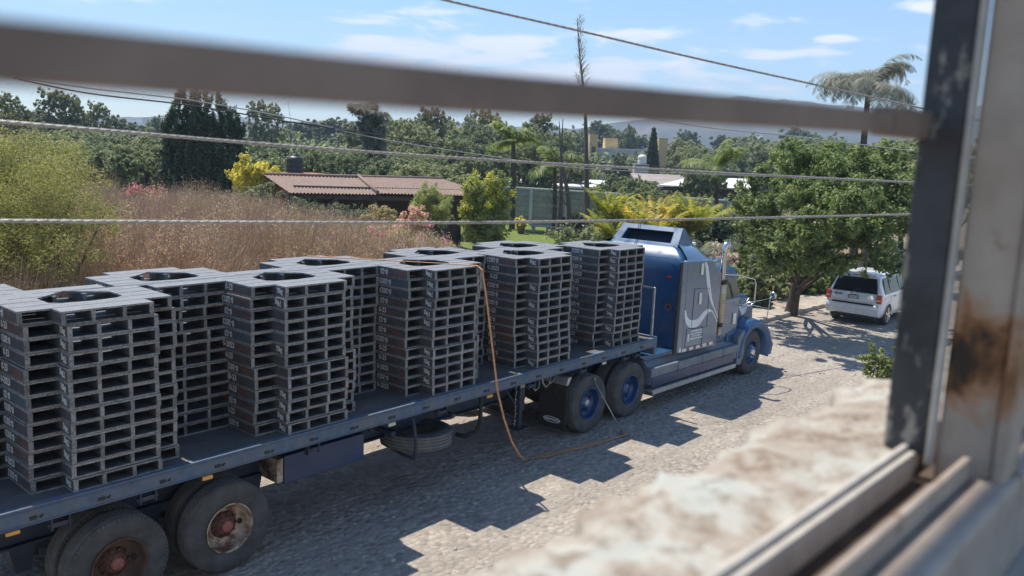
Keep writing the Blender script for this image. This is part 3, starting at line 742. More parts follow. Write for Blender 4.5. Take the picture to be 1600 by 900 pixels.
# ================================================================== PALLETS
def octx(y, yc=.67, hw=.36, hh=.27, ch=.15):
    d = abs(y-yc)
    if d >= hh: return 0
    if d <= hh-ch*.8: return hw
    return hw - (d-(hh-ch*.8))/(ch*.8)*ch
PW, PL, WX, W0, W1, PH = .88, 1.34, .30, .225, 1.115, .1374
def deck_mb(z0, z1, mats_top=1):
    mb = MB(); xc = PW/2
    rows = [(0, .214), (.228, .436), (.452, .660), (.680, .888), (.904, 1.112), (1.126, 1.34)]
    for y0, y1 in rows:
        xl, xr = (-WX, PW+WX) if (y0 > .2 and y1 < 1.12) else (0, PW)
        if octx(y0) == 0 and octx(y1) == 0:
            mb.prism([(xl, y0), (xr, y0), (xr, y1), (xl, y1)], z0, z1, 'z', 0, 1)
        else:
            bp = sorted({y0, y1, *[b for b in (.40, .52, .82, .94) if y0 < b < y1]})
            L = [(xl, y0)]+[(xc-octx(b), b) if octx(b) else (xc, b) for b in bp]+[(xl, y1)]
            R_ = [(xr, y0), (xr, y1)]+[(xc+octx(b), b) if octx(b) else (xc, b) for b in reversed(bp)]
            mb.prism(L, z0, z1, 'z', 0, 1); mb.prism(R_, z0, z1, 'z', 0, 1)
    return mb
def stringer_mb(x0, x1, y0, y1, z0=.0195, z1=PH-.0195):
    mb = MB(); mb.box(x0, x1, y0, y1, z0, z1)
    for i in range(len(mb.f)):
        ys = [mb.v[k][1] for k in mb.f[i]]; mb.mi[i] = 1 if max(ys)-min(ys) < 1e-6 else 0
    return mb
def fixmesh(me):
    import bmesh
    b = bmesh.new(); b.from_mesh(me); bmesh.ops.recalc_face_normals(b, faces=b.faces); b.to_mesh(me); b.free(); return me
me_top = fixmesh(deck_mb(PH-.019, PH-.0015).mesh('top_deck', [M['pal_top'], M['pal_edge']]))
me_top2 = fixmesh(deck_mb(PH-.019, PH-.0015).mesh('top_deck_dark', [M['pal'], M['pal_edge']]))
me_bot = fixmesh(deck_mb(.001, .019).mesh('bottom_deck', [M['pal'], M['pal_edge']]))
SW = .045
def wing_meshes(mat, nm):
    return [fixmesh(stringer_mb(-WX, -WX+SW, W0, W1).mesh('wing_stringer_'+nm, [mat, M['pal_edge']])),
            fixmesh(stringer_mb(PW+WX-SW, PW+WX, W0, W1).mesh('wing_stringer_'+nm, [mat, M['pal_edge']])),
            fixmesh(stringer_mb(0, SW, 0, PL).mesh('long_stringer_'+nm, [M['str_teal'] if nm == 'teal' else M['str_dark'], M['pal_edge']])),
            fixmesh(stringer_mb(PW-SW, PW, 0, PL).mesh('long_stringer_'+nm, [M['str_dark'], M['pal_edge']]))]
WM = {k: wing_meshes(M['str_'+k], k) for k in ('rust', 'dark', 'teal')}
me_mid = [fixmesh(stringer_mb(x, x+SW*.85, a, b).mesh('short_stringer', [M['pal'], M['pal_edge']])) for x in (.272, .57) for a, b in ((0, .41), (.93, PL))]
DATES = ['0-2023', '0-2023', '0-23', '0-23', '0-2023']; KGS = ['73kg', '74kg', '70kg', '79kg', '75kg']
def text_part(o, s, size, loc, flip, mat='stencil', squash=1.0):
    t = link('stencil_number', text_mesh(s, M[mat], size, .0012, squash), o, loc)
    # text lies on a face that looks towards -X, reading from the far side (+Y) to the near side
    m = Matrix(((0, 0, -1), (-1, 0, 0), (0, 1, 0))).to_4x4()
    if flip: m = m @ Matrix.Rotation(math.pi, 4, 'Z')
    t.rotation_euler = m.to_euler(); return t
def make_pallet(kind, date, kg, flip, top, kflip=True):
    o = thing('pallet', None, 'pallet')
    link('top_deck', me_top if top else me_top2, o, (0, 0, 0)); link('bottom_deck', me_bot, o, (0, 0, 0))
    for me in WM[kind]: link('stringer', me, o, (0, 0, 0))
    for me in me_mid: link('stringer', me, o, (0, 0, 0))
    text_part(o, date, .10, (-WX-.0012, .70, PH/2+.002), flip, squash=.88)
    if kg: text_part(o, kg, .086, (-.0012, .115, PH/2+.002), kflip, squash=.72)
    return o
ORD = ['topmost', 'second', 'third', 'fourth', 'fifth', 'sixth', 'seventh', 'eighth', 'ninth', 'tenth', 'eleventh', 'twelfth', 'bottom']
SP = p_s = .07
XA = {'A': 2.28, 'B': 4.70, 'C': 7.08, 'D': 9.35, 'E': 11.58}
stacks = [('A', XA['A'], .07, 'nearest stack, at the lower left', 'dark'), ('B', XA['B'], .07, 'second near-side stack from the left', 'rust'),
          ('C', XA['C'], .07, 'near stack under the orange strap', 'rust'), ('D', XA['D'], .07, 'near stack just right of the orange strap', 'rust'),
          ('E', XA['E'], .07, 'near stack beside the blue cab', 'dark'),
          ('A0', 1.19, .855, 'stack cut off by the left edge', 'dark'), ('A1', 3.53, .855, 'far-side stack behind the leftmost gap', 'dark'),
          ('B1', 5.83, .855, 'far-side stack second from the left', 'dark'), ('C1', 8.08, .855, 'far-side stack behind the strap', 'dark'),
          ('D1', 10.13, .855, 'far-side stack closest to the cab', 'dark')]
rs = random.Random(7); protos = {}
for key, sx, sy, desc, bias in stacks:
    near = sy < .5; drift = rs.uniform(-.004, .004); dx = dy = 0; flipst = {'A': True, 'B': False, 'C': True, 'D': True, 'E': True}.get(key, False)
    for lv in range(13):
        z = DZ+.003+lv*(1.787/13)
        kind = rs.choices(['rust', 'dark', 'teal'], {'rust': (6, 3, 1.2), 'dark': (2.5, 7, 1)}[bias])[0]
        fl = rs.random() < (.35 if not flipst else .6)
        kg = rs.choice(KGS) if rs.random() < .62 else None; date = rs.choice(DATES); top = lv == 12
        kf = rs.random() < {'A': .9, 'B': .2, 'C': .9, 'D': 1, 'E': .9}.get(key, .6); k = (kind, date, kg, rs.random() < .6, top, kf)
        if k in protos: o = copy_tree(protos[k])
        else: protos[k] = o = make_pallet(*k)
        if lv % 3 == 0: dx = rs.uniform(-.035, .035)
        dy = rs.uniform(-.012, .012)
        o.location = (sx+dx*(.4 if top else 1)+rs.uniform(-.008, .008)+drift*lv, sy+dy, z)
        o.rotation_euler = (0, 0, R(rs.uniform(-.5, .5)))
        lvl = ORD[12-lv]; dd = desc if desc.startswith(('nearest', 'near', 'stack', 'second', 'far')) else desc
        o['label'] = f"dark pressed board pallet, {lvl} in the {dd}" if lvl in ('topmost', 'bottom') else f"dark pressed board pallet, {lvl} down in the {dd}"
        o['category'] = 'pallet'; o['group'] = 'plus-shaped pallets stacked on the flatbed trailer'

# orange ratchet strap over the pallets, down to the road
ZT = DZ+1.787+.006
def ribbon(pts, wd, th=.003, side=None):
    mb = MB(); pts = [Vector(p) for p in pts]; rings = []
    for i, p in enumerate(pts):
        d = (pts[min(i+1, len(pts)-1)]-pts[max(i-1, 0)]).normalized(); s = Vector(side[i] if isinstance(side, list) else side) if side else Vector((1, 0, 0))
        s = (s-d*s.dot(d)).normalized(); n_ = d.cross(s)*th; s = s*wd/2
        rings.append([p-s-n_, p+s-n_, p+s+n_, p-s+n_])
    return mb.loft(rings, smooth=False)
S_ = thing('ratchet_strap', 'slack orange ratchet strap hanging from the pallets down onto the cobbled road', 'strap', (8.4, -.1, 0), world=True)
g1 = (9.17, -.07, .014)
pts = [(6.5, 2.2, ZT+.002), (7.0, 1.5, ZT+.002), (7.5, .7, ZT+.002), (7.80, .25, ZT+.004), (7.88, .05, ZT+.004), (7.92, -.01, ZT-.05), (7.98, -.05, 2.8), (8.06, -.08, 2.3), (8.16, -.09, 1.8), (8.26, -.10, 1.3),
       (8.42, -.11, .85), (8.62, -.11, .45), (8.85, -.10, .15), (9.02, -.08, .03), g1]
ribbon(pts, .034, .002, (1, -.15, 0)).build('webbing', M['strap'], S_)
gp = [g1, (9.5, -.13, .016), (10.0, -.27, .015), (10.6, -.40, .016), (11.1, -.47, .015), (11.36, -.52, .016)]
ribbon(gp, .034, .002, (0, 1, 0)).build('webbing', M['strap'], S_)
gp = [(9.3, -.16, .018), (9.9, -.31, .02), (10.6, -.46, .02), (11.25, -.50, .02)]
ribbon(gp, .022, .002, (0, 1, .2)).build('webbing', M['strap'], S_)
mb = MB(); mb.cyl((11.30, -.42, .02), (11.02, .045, .92), .013, seg=8); mb.cyl((11.02, .045, .92), (10.99, .03, 1.0), .017, seg=8); mb.box(11.27, 11.35, -.47, -.38, .005, .035)
tag(mb.build('winch_bar', M['steel']), 'steel winch bar leaning on the rear drive wheel with its foot on the road', 'bar')

# ================================================================== TRACTOR UNIT
K = thing('semi_truck', 'blue conventional truck with grey blue sleeper side and white swoosh, pulling the trailer', 'truck', (15, 1.2, 0), world=True)
def zt(x): return gz(x)     # the truck stands on the falling ground
YL, YR = 2.46, -.03         # left and right faces
YC = (YL+YR)/2
def mir(y): return 2*YC-y
def shear(mb):
    mb.v = [(x, y, z+zt(x)) for x, y, z in mb.v]; return mb
def kp(mb, name, mat, parent=None, bevel=0, **kw):
    o = shear(mb).build(name, mat, None, None, bevel, **kw); o.parent = parent or K
    o.matrix_parent_inverse = Matrix.Translation(-Vector(K['_o'])) if (parent is None) else Matrix.Identity(4)
    return o
# chassis
mb = MB()
for y in (YC-.45, YC+.37): mb.box(10.3, 18.5, y, y+.08, .72, .98)
for x in (10.4, 11.6, 13.2, 14.8, 16.6): mb.box(x, x+.1, YC-.37, YC+.37, .78, .92)
kp(mb, 'chassis_frame', M['frame'], bevel=.004)
mb = MB(); mb.prism([(10.9, 1.0), (12.3, 1.0), (12.3, 1.14), (11.5, 1.20), (10.9, 1.08)], YC-.45, YC+.45, 'y'); kp(mb, 'fifth_wheel', M['blackmetal'])
for x in (10.945, 12.273): kp(MB().cyl((x, .3, .523), (x, YL-.3, .523), .09, seg=14).lathe([(.0, -.25), (.2, -.2), (.24, 0), (.2, .2), (0, .25)], (x, YC, .523), 'y', 20), 'axle', M['blackmetal'])
kp(MB().cyl((17.57, .3, .45), (17.57, YL-.3, .45), .06, seg=12), 'axle', M['blackmetal'])
# sleeper body: stations in z
def ringz(z, x0, x1, y0, r=.10, x0b=None):
    y1 = mir(y0); rr = r; pts = []
    for cx, cy, a0 in ((x1-rr, y1-rr, 0), (x0+rr, y1-rr, 90), (x0+rr, y0+rr, 180), (x1-rr, y0+rr, 270)):
        for k in range(5):
            a = R(a0+k*22.5); pts.append((cx+rr*math.cos(a), cy+rr*math.sin(a), z))
    return pts
mb = MB(); mb.loft([ringz(.98, 14.0, 15.75, .09), ringz(1.1, 14.0, 15.75, .07), ringz(2.42, 14.0, 15.72, .07), ringz(2.60, 14.0, 15.52, .07), ringz(2.80, 14.01, 15.22, .07), ringz(2.88, 14.04, 15.08, .10, .12), ringz(2.97, 14.10, 14.96, .18, .12), ringz(3.07, 14.20, 14.86, .30, .12), ringz(3.14, 14.28, 14.80, .42, .12), ringz(3.17, 14.4, 14.76, .6, .12)])
sl = kp(mb, 'sleeper', M['blue'])
# raised roof wedge, taller at its rear edge, with the recessed dark slot
yA, yB = .52, mir(.52)
def wedge():
    m = MB()
    rearB = (14.22, 3.07); rearT = (14.60, 3.50); frT = (14.95, 3.46); frB = (15.85, 2.98)
    out_ = []
    for y, k in ((yA-.22, 0), (yA, 1), (yB, 1), (yB+.22, 0)):
        z = 0 if k else -.0
        if k: out_.append([(rearB[0], y, rearB[1]), (rearT[0], y, rearT[1]), (frT[0], y, frT[1]), (frB[0], y, frB[1])])
        else: out_.append([(rearB[0]+.02, y, rearB[1]-.02), (rearT[0]-.15, y+(.12 if y < YC else -.12), rearB[1]+.18), (frT[0]-.1, y+(.12 if y < YC else -.12), rearB[1]+.14), (frB[0]-.3, y, frB[1]-.05)])
    m.loft(out_, smooth=False); return m
# the wedge's rear face carries the slot: build it as a frame around an opening
m = MB()
def rf(t, y): return (14.24+.37*t, y, 3.07+.43*t)      # point on the leaning rear face
def rin(t, y): return (14.24+.37*t+.20, y, 3.07+.43*t-.02)
y0, y1, s0, s1 = yA-.14, yB+.14, yA+.10, yB-.10
def yy(t, y): return YC+(y-YC)*(1-.10*t)
Q = [rf(0, y0), rf(0, y1), rf(1, yy(1, y1)), rf(1, yy(1, y0))]; q = [rf(.26, s0), rf(.26, s1), rf(.76, s1-.04), rf(.76, s0+.04)]
qi = [rin(.26, s0), rin(.26, s1), rin(.76, s1-.04), rin(.76, s0+.04)]
m.add(Q+q, [(0, 1, 5, 4), (1, 2, 6, 5), (2, 3, 7, 6), (3, 0, 4, 7)]); m.add(q+qi, [(0, 1, 5, 4), (1, 2, 6, 5), (2, 3, 7, 6), (3, 0, 4, 7)])
fT0, fT1 = (14.74, yy(1, y0)+.03, 3.48), (14.74, yy(1, y1)-.03, 3.48); fB0, fB1 = (15.30, y0+.06, 2.93), (15.30, y1-.06, 2.93)
m.add([Q[3], Q[2], fT1, fT0, fB1, fB0, Q[0], Q[1]], [(0, 1, 2, 3), (3, 2, 4, 5), (0, 3, 5, 6), (1, 7, 4, 2)])
fair = kp(m, 'roof_fairing', M['blue'], bevel=.02)
m = MB().add(qi, [(0, 1, 2, 3)]); kp(m, 'air_slot', M['slot'])
# side extenders and skirts of the sleeper, both sides; photo shows the right one
stripe1 = [(14.70, 2.84), (14.78, 2.74), (14.87, 2.50), (14.98, 2.22), (15.12, 1.98), (15.28, 1.80), (15.46, 1.60)]
stripe2 = [(14.00, 1.90), (14.05, 1.74), (14.18, 1.62), (14.38, 1.575), (14.6, 1.60), (14.80, 1.72), (14.98, 1.79), (15.15, 1.77), (15.30, 1.66), (15.43, 1.52)]
for side in (0, 1):
    yo = YR if side == 0 else YL; sg = 1 if side == 0 else -1
    m = MB(); m.prism([(13.98, 1.02), (15.47, .98), (15.50, 2.55), (15.03, 2.87), (13.98, 2.90)], yo, yo+sg*.10, 'y')
    m.prism([(13.76, 1.04), (13.975, 1.02), (13.975, 2.90), (13.78, 2.90)], yo-sg*.006, yo+sg*.045, 'y')
    sd_ = kp(m, 'side_panel', M['greyblue'], bevel=.018, seg=3)
    m = MB(); m.prism([(13.63, 1.05), (13.755, 1.04), (13.775, 2.90), (13.70, 2.88)], yo+sg*.0, yo+sg*.03, 'y'); kp(m, 'rubber_edge', M['black'])
    # smooth bright shoulder between side panel and roof
    m = MB(); ysx = lambda d: yo+sg*d
    r1 = [(14.02, ysx(.02), 2.86), (14.08, ysx(.10), 2.96), (14.2, ysx(.28), 3.10), (14.3, ysx(.42), 3.17), (14.35, ysx(.6), 3.18)]
    r2 = [(14.75, ysx(.02), 2.86), (14.75, ysx(.10), 2.96), (14.75, ysx(.28), 3.10), (14.72, ysx(.42), 3.17), (14.7, ysx(.6), 3.18)]
    r3 = [(15.05, ysx(.02), 2.845), (15.03, ysx(.10), 2.91), (14.98, ysx(.28), 3.03), (14.9, ysx(.42), 3.12), (14.9, ysx(.6), 3.14)]
    r4 = [(15.55, ysx(.06), 2.50), (15.60, ysx(.12), 2.55), (15.62, ysx(.28), 2.68), (15.6, ysx(.42), 2.76), (15.6, ysx(.6), 2.80)]
    m.loft([r1, r2, r3, r4], caps=False, closed=False); kp(m, 'roof_shoulder', M['greyblue'])
    def band(line, w0, w1, yq):
        mm = MB(); L = [Vector((a, 0, b)) for a, b in line]; fine = []
        for i in range(len(L)-1):
            p0, p1, p2, p3 = L[max(0, i-1)], L[i], L[i+1], L[min(len(L)-1, i+2)]
            for k in range(5):
                t = k/5; fine.append(.5*((2*p1)+(-p0+p2)*t+(2*p0-5*p1+4*p2-p3)*t*t+(-p0+3*p1-3*p2+p3)*t**3))
        fine.append(L[-1]); rings = []
        for i, pnt in enumerate(fine):
            d = (fine[min(i+1, len(fine)-1)]-fine[max(i-1, 0)]).normalized(); nn = Vector((-d.z, 0, d.x))
            u = i/(len(fine)-1); w_ = (w0+(w1-w0)*math.sin(math.pi*min(1, u*1.25+.03)))/2
            a = pnt+nn*w_; b = pnt-nn*w_
            rings.append([(a.x, yq-sg*.004, a.z), (b.x, yq-sg*.004, b.z), (b.x, yq+sg*.002, b.z), (a.x, yq+sg*.002, a.z)])
        return mm.loft(rings, smooth=False)
    kp(band(stripe1, .035, .135, yo), 'white_stripe', M['white']); kp(band(stripe2, .03, .17, yo), 'white_stripe', M['white'])
    if side == 0:
        # baggage door outline, lamps, decal, reflective tape
        m = MB(); fr = [(14.30, 1.48), (14.98, 1.45), (14.96, 2.28), (14.33, 2.31)]
        for i in range(4):
            a, b = Vector((fr[i][0], 0, fr[i][1])), Vector((fr[(i+1) % 4][0], 0, fr[(i+1) % 4][1])); m.tube([(a.x, yo-.003, a.z), (b.x, yo-.003, b.z)], .006, 5)
        fr = [(14.08, 1.12), (14.80, 1.10), (14.80, 1.48), (14.12, 1.50)]
        for i in range(4):
            a, b = fr[i], fr[(i+1) % 4]; m.tube([(a[0], yo-.003, a[1]), (b[0], yo-.003, b[1])], .005, 5)
        kp(m, 'door_seam', M['blue_dk'])
        for z in (2.585, 1.97):
            m = MB().box(14.53, 14.63, yo-.022, yo, z, z+.24); kp(m, 'side_lamp', M['clear'], bevel=.012)
        m = MB(); m.prism([(14.17, 1.24), (14.235, 1.22), (14.24, 1.36), (14.205, 1.40), (14.17, 1.36)], yo-.004, yo, 'y'); kp(m, 'decal_emblem', M['white'])
        for r_, (z, a, b) in enumerate(((1.425, 14.30, 14.82), (1.37, 14.28, 14.80), (1.32, 14.34, 14.74), (1.27, 14.28, 14.80))):
            m = MB(); x = a; rr = random.Random(r_+3)
            while x < b-.03:
                w_ = rr.uniform(.028, .045)
                hgt = .040 if r_ == 0 else .028
                m.box(x, x+w_, yo-.004, yo, z-.02*(x-a)-hgt/2, z-.02*(x-a)+hgt/2); x += w_+rr.choice((.008, .008, .022))
            kp(m, 'decal_lettering', M['white'])
        x = 13.98; k = 0
        while x < 15.4:
            kp(MB().box(x, x+(.17 if k % 2 == 0 else .11), yo-.006, yo, 1.035, 1.095), 'reflective_tape', M['white'] if k % 2 == 0 else M['hub_red']); x += (.175 if k % 2 == 0 else .115); k += 1
        kp(MB().cyl((13.87, yo-.015, 1.09), (13.87, yo+.01, 1.09), .045, seg=16), 'round_reflector', M['clear'])
# rear wall details
kp(MB().box(13.985, 14.001, .98, 1.16, 2.515, 2.565), 'rear_marker', M['red'], bevel=.005)
kp(MB().box(13.985, 14.001, .33, .42, 2.505, 2.545), 'rear_marker', M['red'], bevel=.005)
m = MB(); m.cyl((13.985, .36, 1.91), (14.001, .36, 1.91), .075, seg=20); kp(m, 'round_emblem', M['hub_red'])
m = MB(); m.cyl((13.981, .36, 1.91), (13.986, .36, 1.91), .045, seg=16); kp(m, 'emblem_centre', M['blue_dk'])
kp(MB().box(13.992, 14.0, .22, 2.24, 2.895, 2.905), 'roof_seam', M['blue_dk'])
# cab
cy0 = .22
def cab_ring(x, zb, zt_, yb, ytop):
    yb2, yt2 = mir(yb), mir(ytop); return [(x, yb, zb), (x, yb, 1.90), (x, ytop, zt_-.12), (x, ytop+.12, zt_-.02), (x, YC, zt_+.03), (x, yt2-.12, zt_-.02), (x, yt2, zt_-.12), (x, yb2, 1.90), (x, yb2, zb)]
m = MB(); m.loft([cab_ring(15.7, .95, 2.66, .16, .24), cab_ring(16.3, .95, 2.66, .16, .25), cab_ring(16.85, .95, 2.60, .17, .27)], smooth=False); cab = kp(m, 'cab', M['blue'], bevel=.02)
m = MB(); m.loft([[(16.85, y, z) for _, y, z in cab_ring(0, .95, 2.60, .17, .27)][2:7], [(17.08, y, z-.10) for _, y, z in cab_ring(0, .95, 2.50, .2, .33)][2:7]], caps=False, closed=False)
m.box(16.6, 17.18, .36, mir(.36), 2.41, 2.455); kp(m, 'sun_visor', M['blue'], bevel=.01)
m = MB(); m.loft([[(17.12, .30, 1.86), (17.12, mir(.30), 1.86)], [(16.90, .36, 2.42), (16.90, mir(.36), 2.42)]], caps=False, closed=False); kp(m, 'windshield', M['glass_dark'])
m = MB(); m.prism([(17.12, .28), (16.86, .28), (16.86, .17), (17.0, .22)], 1.2, 1.86, 'z'); m.prism([(17.12, mir(.28)), (16.86, mir(.28)), (16.86, mir(.17)), (17.0, mir(.22))], 1.2, 1.86, 'z')
m.box(16.85, 17.14, .28, mir(.28), 1.0, 1.86); kp(m, 'cowl', M['blue'])
for sg, yq in ((1, .16), (-1, mir(.16))):
    e = yq-sg*.012
    m = MB(); m.prism([(16.0, 1.05), (16.82, 1.05), (16.84, 1.90), (15.98, 1.90)], min(e, e+sg*.02), max(e, e+sg*.02), 'y'); d_ = kp(m, 'door', M['greyblue'], bevel=.012)
    m = MB(); tt = lambda z: (z-1.90)/(.56)*.10
    P4 = [(16.05, 1.93), (16.80, 1.93), (16.74, 2.36), (16.12, 2.38)]
    vs = [(x, e+sg*(tt(z)-.002), z) for x, z in P4]+[(x, e+sg*(tt(z)+.02), z) for x, z in P4]
    m.add(vs, [(0, 1, 2, 3), (4, 7, 6, 5), (0, 4, 5, 1), (1, 5, 6, 2), (2, 6, 7, 3), (3, 7, 4, 0)]); kp(m, 'door_window', M['glass_dark'])
    kp(MB().box(16.55, 16.70, e-sg*.03 if sg > 0 else e, e if sg > 0 else e+.03, 1.30, 1.56), 'door_reflector', M['clear'], bevel=.03, seg=3)
# cab roof horn / marker lamps
m = MB(); m.tube([(15.95, .55, 2.72), (16.3, .55, 2.72), (16.45, .55, 2.74)], [.02, .03, .06], 10); m.tube([(15.95, .72, 2.72), (16.35, .72, 2.72), (16.5, .72, 2.74)], [.02, .03, .055], 10)
m.box(15.95, 16.0, .5, .78, 2.60, 2.72); kp(m, 'air_horns', M['chrome'])
kp(MB().lathe([(.07, 0), (.07, .05), (.04, .09), (0, .10)], (15.1, .62, 3.18), 'z', 16), 'roof_beacon', M['amber'])
kp(MB().box(14.98, 15.12, .42, .56, 3.12, 3.19), 'roof_lamp', M['white'], bevel=.02)
# hood
def hood_ring(x, w_, zt_, zb):
    a, b = YC-w_, YC+w_; return [(x, a, zb), (x, a, zt_-.22), (x, a+.04, zt_-.09), (x, a+.16, zt_-.02), (x, YC, zt_), (x, b-.16, zt_-.02), (x, b-.04, zt_-.09), (x, b, zt_-.22), (x, b, zb)]
m = MB(); m.loft([hood_ring(17.10, .88, 1.95, .95), hood_ring(17.5, .83, 1.92, .95), hood_ring(18.1, .74, 1.83, .90), hood_ring(18.55, .65, 1.66, .80), hood_ring(18.75, .56, 1.42, .75)])
hood = kp(m, 'hood', M['blue'], bevel=.01)
m = MB().box(18.70, 18.80, YC-.48, YC+.48, .62, 1.38); kp(m, 'grille', M['chrome'], bevel=.02)
for sg in (1, -1):
    for k, zz in enumerate((1.70, 1.60, 1.52)):
        L = [(17.18+.1*k, zz), (17.35+.08*k, zz-.09), (17.6, zz-.115), (17.85, zz-.08), (18.05-.05*k, zz+.03)]; mm = MB(); rings = []
        for i, (x, z) in enumerate(L):
            w_ = (.012, .05, .055, .045, .012)[i]*.7; yw = YC-float(np.interp(x, [17.1, 17.5, 18.1, 18.55], [.88, .83, .74, .65]))-.012
            if sg < 0: yw = mir(yw)
            rings.append([(x, yw-.0, z+w_), (x, yw-.0, z-w_), (x, yw+sg*.02, z-w_), (x, yw+sg*.02, z+w_)])
        kp(mm.loft(rings, smooth=False), 'white_stripe', M['white'])
# fenders
for side in (0, 1):
    yo = .0 if side == 0 else 2.43; sg = 1 if side == 0 else -1
    cx, cz = 17.57, .52
    arch = [(cx+.64*math.cos(R(a)), cz+.60*math.sin(R(a))) for a in range(-14, 196, 15)]   # front to rear
    top = []
    for a in range(-14, 196, 15):
        c_, s_ = math.cos(R(a)), math.sin(R(a)); top.append((cx+ (c_*1.02 if c_ > 0 else c_*.95), cz+.79*max(s_, -.3)))
    top[0] = (18.62, .38); top[1] = (18.68, .62)
    m = MB(); rA = []; 
    for (ax, az), (tx, tz) in zip(arch, top):
        rA.append([(ax, yo+sg*.0, az), (tx*.5+ax*.5, yo-sg*.035, tz*.5+az*.5), (tx*.85+ax*.15, yo-sg*.01, tz*.85+az*.15), (tx, yo+sg*.09, tz+.0), (tx, yo+sg*.45, tz+.04), (tx-.0, yo+sg*.66, tz+.06)])
    m.loft(rA, caps=False, closed=False); m.loft([[(ax, yo, az), (ax, yo+sg*.5, az)] for ax, az in arch], caps=False, closed=False)
    fe = kp(m, 'fender', M['blue'])
    # bumper corner and headlight
    m = MB(); m.prism([(18.50, yo+sg*.04), (18.72, yo+sg*.12), (18.90, yo+sg*.45), (18.92, YC), (18.80, YC), (18.6, yo+sg*.3)], .28, .66, 'z'); kp(m, 'bumper', M['greyblue'], bevel=.02)
    m = MB(); m.box(18.58, 18.80, min(yo+sg*.12, yo+sg*.42), max(yo+sg*.12, yo+sg*.42), .72, .98); kp(m, 'headlight', M['clear'], bevel=.04, seg=3)
    kp(MB().box(18.50, 18.62, yo-sg*.01-.008, yo-sg*.01+.008, .80, .92), 'turn_lamp', M['clear'], bevel=.005)
    # skirts / tank fairing
    ys = YR+.02 if side == 0 else YL-.02; s1_ = ys+sg*.04
    m = MB(); prof = [(ys+sg*.60, .98), (ys+sg*.40, 1.0), (ys+sg*.22, .98), (ys+sg*.10, .86), (ys, .84), (ys, .68), (ys+sg*.012, .66), (ys+sg*.02, .52), (ys+sg*.60, .46)]
    x0s = [12.78, 12.86, 16.2]
    rings = [[(x, a, b if b > .8 else b) for a, b in prof] for x in (12.88, 14.3, 15.5, 16.62)]
    m.loft(rings, smooth=False); kp(m, 'side_fairing', M['mauve'], bevel=.012)
    m = MB(); m.box(12.90, 16.45, min(ys-sg*.004, ys+sg*.03), max(ys-sg*.004, ys+sg*.03), .47, .665); kp(m, 'lower_fairing', M['blue_dk'], bevel=.006)
    m = MB(); m.prism([(12.55, 1.12), (13.2, 1.06), (15.6, 1.02), (15.6, .99), (12.85, .99)], min(ys+sg*.14, ys+sg*.5), max(ys+sg*.14, ys+sg*.5), 'y'); kp(m, 'fairing_top', M['blue'], bevel=.01)
    m = MB(); m.prism([(16.63, 1.02), (16.95, 1.15), (17.0, .85), (16.98, .55), (16.85, .33), (16.63, .37)], min(ys, ys+sg*.5), max(ys, ys+sg*.5), 'y'); kp(m, 'fairing_front', M['mauve'], bevel=.015)
    m = MB().box(16.3, 17.2, min(yo+sg*.12, yo+sg*.7), max(yo+sg*.12, yo+sg*.7), .82, 1.12); kp(m, 'cab_base', M['blue'], bevel=.03)
    for x in (13.9, 14.95, 15.9): kp(MB().box(x, x+.012, min(ys-sg*.006, ys+sg*.01), max(ys-sg*.006, ys+sg*.01), .50, .84), 'fairing_gap', M['blue_dk'])
    # running step
    yo2 = ys-sg*.05; m = MB(); a, b = min(yo2, yo2+sg*.24), max(yo2, yo2+sg*.24)
    m.box(12.86, 16.50, a, b, .395, .425)
    for k in range(30): m.box(12.92+k*.12, 12.96+k*.12, a+.03, b-.03, .425, .432)
    m.box(12.88, 16.48, yo2-.004, yo2+.004, .34, .432)
    st = kp(m, 'running_step', M['alu'], bevel=.004, seg=1)
    # vertical exhaust with perforated guard
    ye = .10 if side == 0 else mir(.10); xe = 15.80
    kp(MB().lathe([(.055, 1.15), (.06, 1.42), (.105, 1.46), (.108, 2.28), (.065, 2.36)], (xe, ye, 0), 'z', 24), 'muffler', M['muffler'])
    m = MB(); m.lathe([(.066, 2.30), (.062, 2.98)], (xe, ye, 0), 'z', 24)
    m.tube([(xe, ye, 2.96), (xe+.0, ye, 3.06), (xe+.05, ye, 3.14), (xe+.12, ye, 3.19)], [.062, .062, .06, .058], 14); ex = kp(m, 'exhaust_stack', M['chrome'])
    m = MB(); m.cyl((xe, ye, 2.29), (xe, ye, 2.39), .115, seg=20); m.box(xe-.22, xe+.02, min(ye, ye+sg*.1)-.02, max(ye, ye+sg*.1)+.02, 2.31, 2.36); m.cyl((xe, ye, 1.34), (xe, ye, 1.42), .085, seg=16); kp(m, 'exhaust_clamp', M['blackmetal'])
    m = MB()
    for k in range(11):
        for j in range(6):
            a_ = R(200+j*24) if side == 0 else R(20+j*24); z = 1.55+k*.065
            m.cyl((xe+.104*math.cos(a_), ye+.104*math.sin(a_), z), (xe+.1105*math.cos(a_), ye+.1105*math.sin(a_), z), .0065, seg=6)
    kp(m, 'exhaust_guard_hole', M['blackmetal'])
    # west coast mirror bracket
    ym = -.12 if side == 0 else mir(-.12); yb = .2 if side == 0 else mir(.2)
    m = MB(); m.tube([(16.0, yb+.06*sg, 2.46), (16.35, ym+.1*sg, 2.46), (16.75, ym, 2.38), (16.98, ym, 2.34), (17.04, ym, 2.24), (17.06, ym, 1.80), (16.95, ym+.04*sg, 1.72), (16.80, yb, 1.70)], .016, 8)
    mi_ = kp(m, 'mirror_bracket', M['chrome'])
    m = MB().box(17.02, 17.06, ym-.025, ym+.025, 1.86, 2.26); kp(m, 'mirror', M['chrome'], bevel=.015)
    # hood mirror on its tripod
    yh = .12 if side == 0 else mir(.12); m = MB()
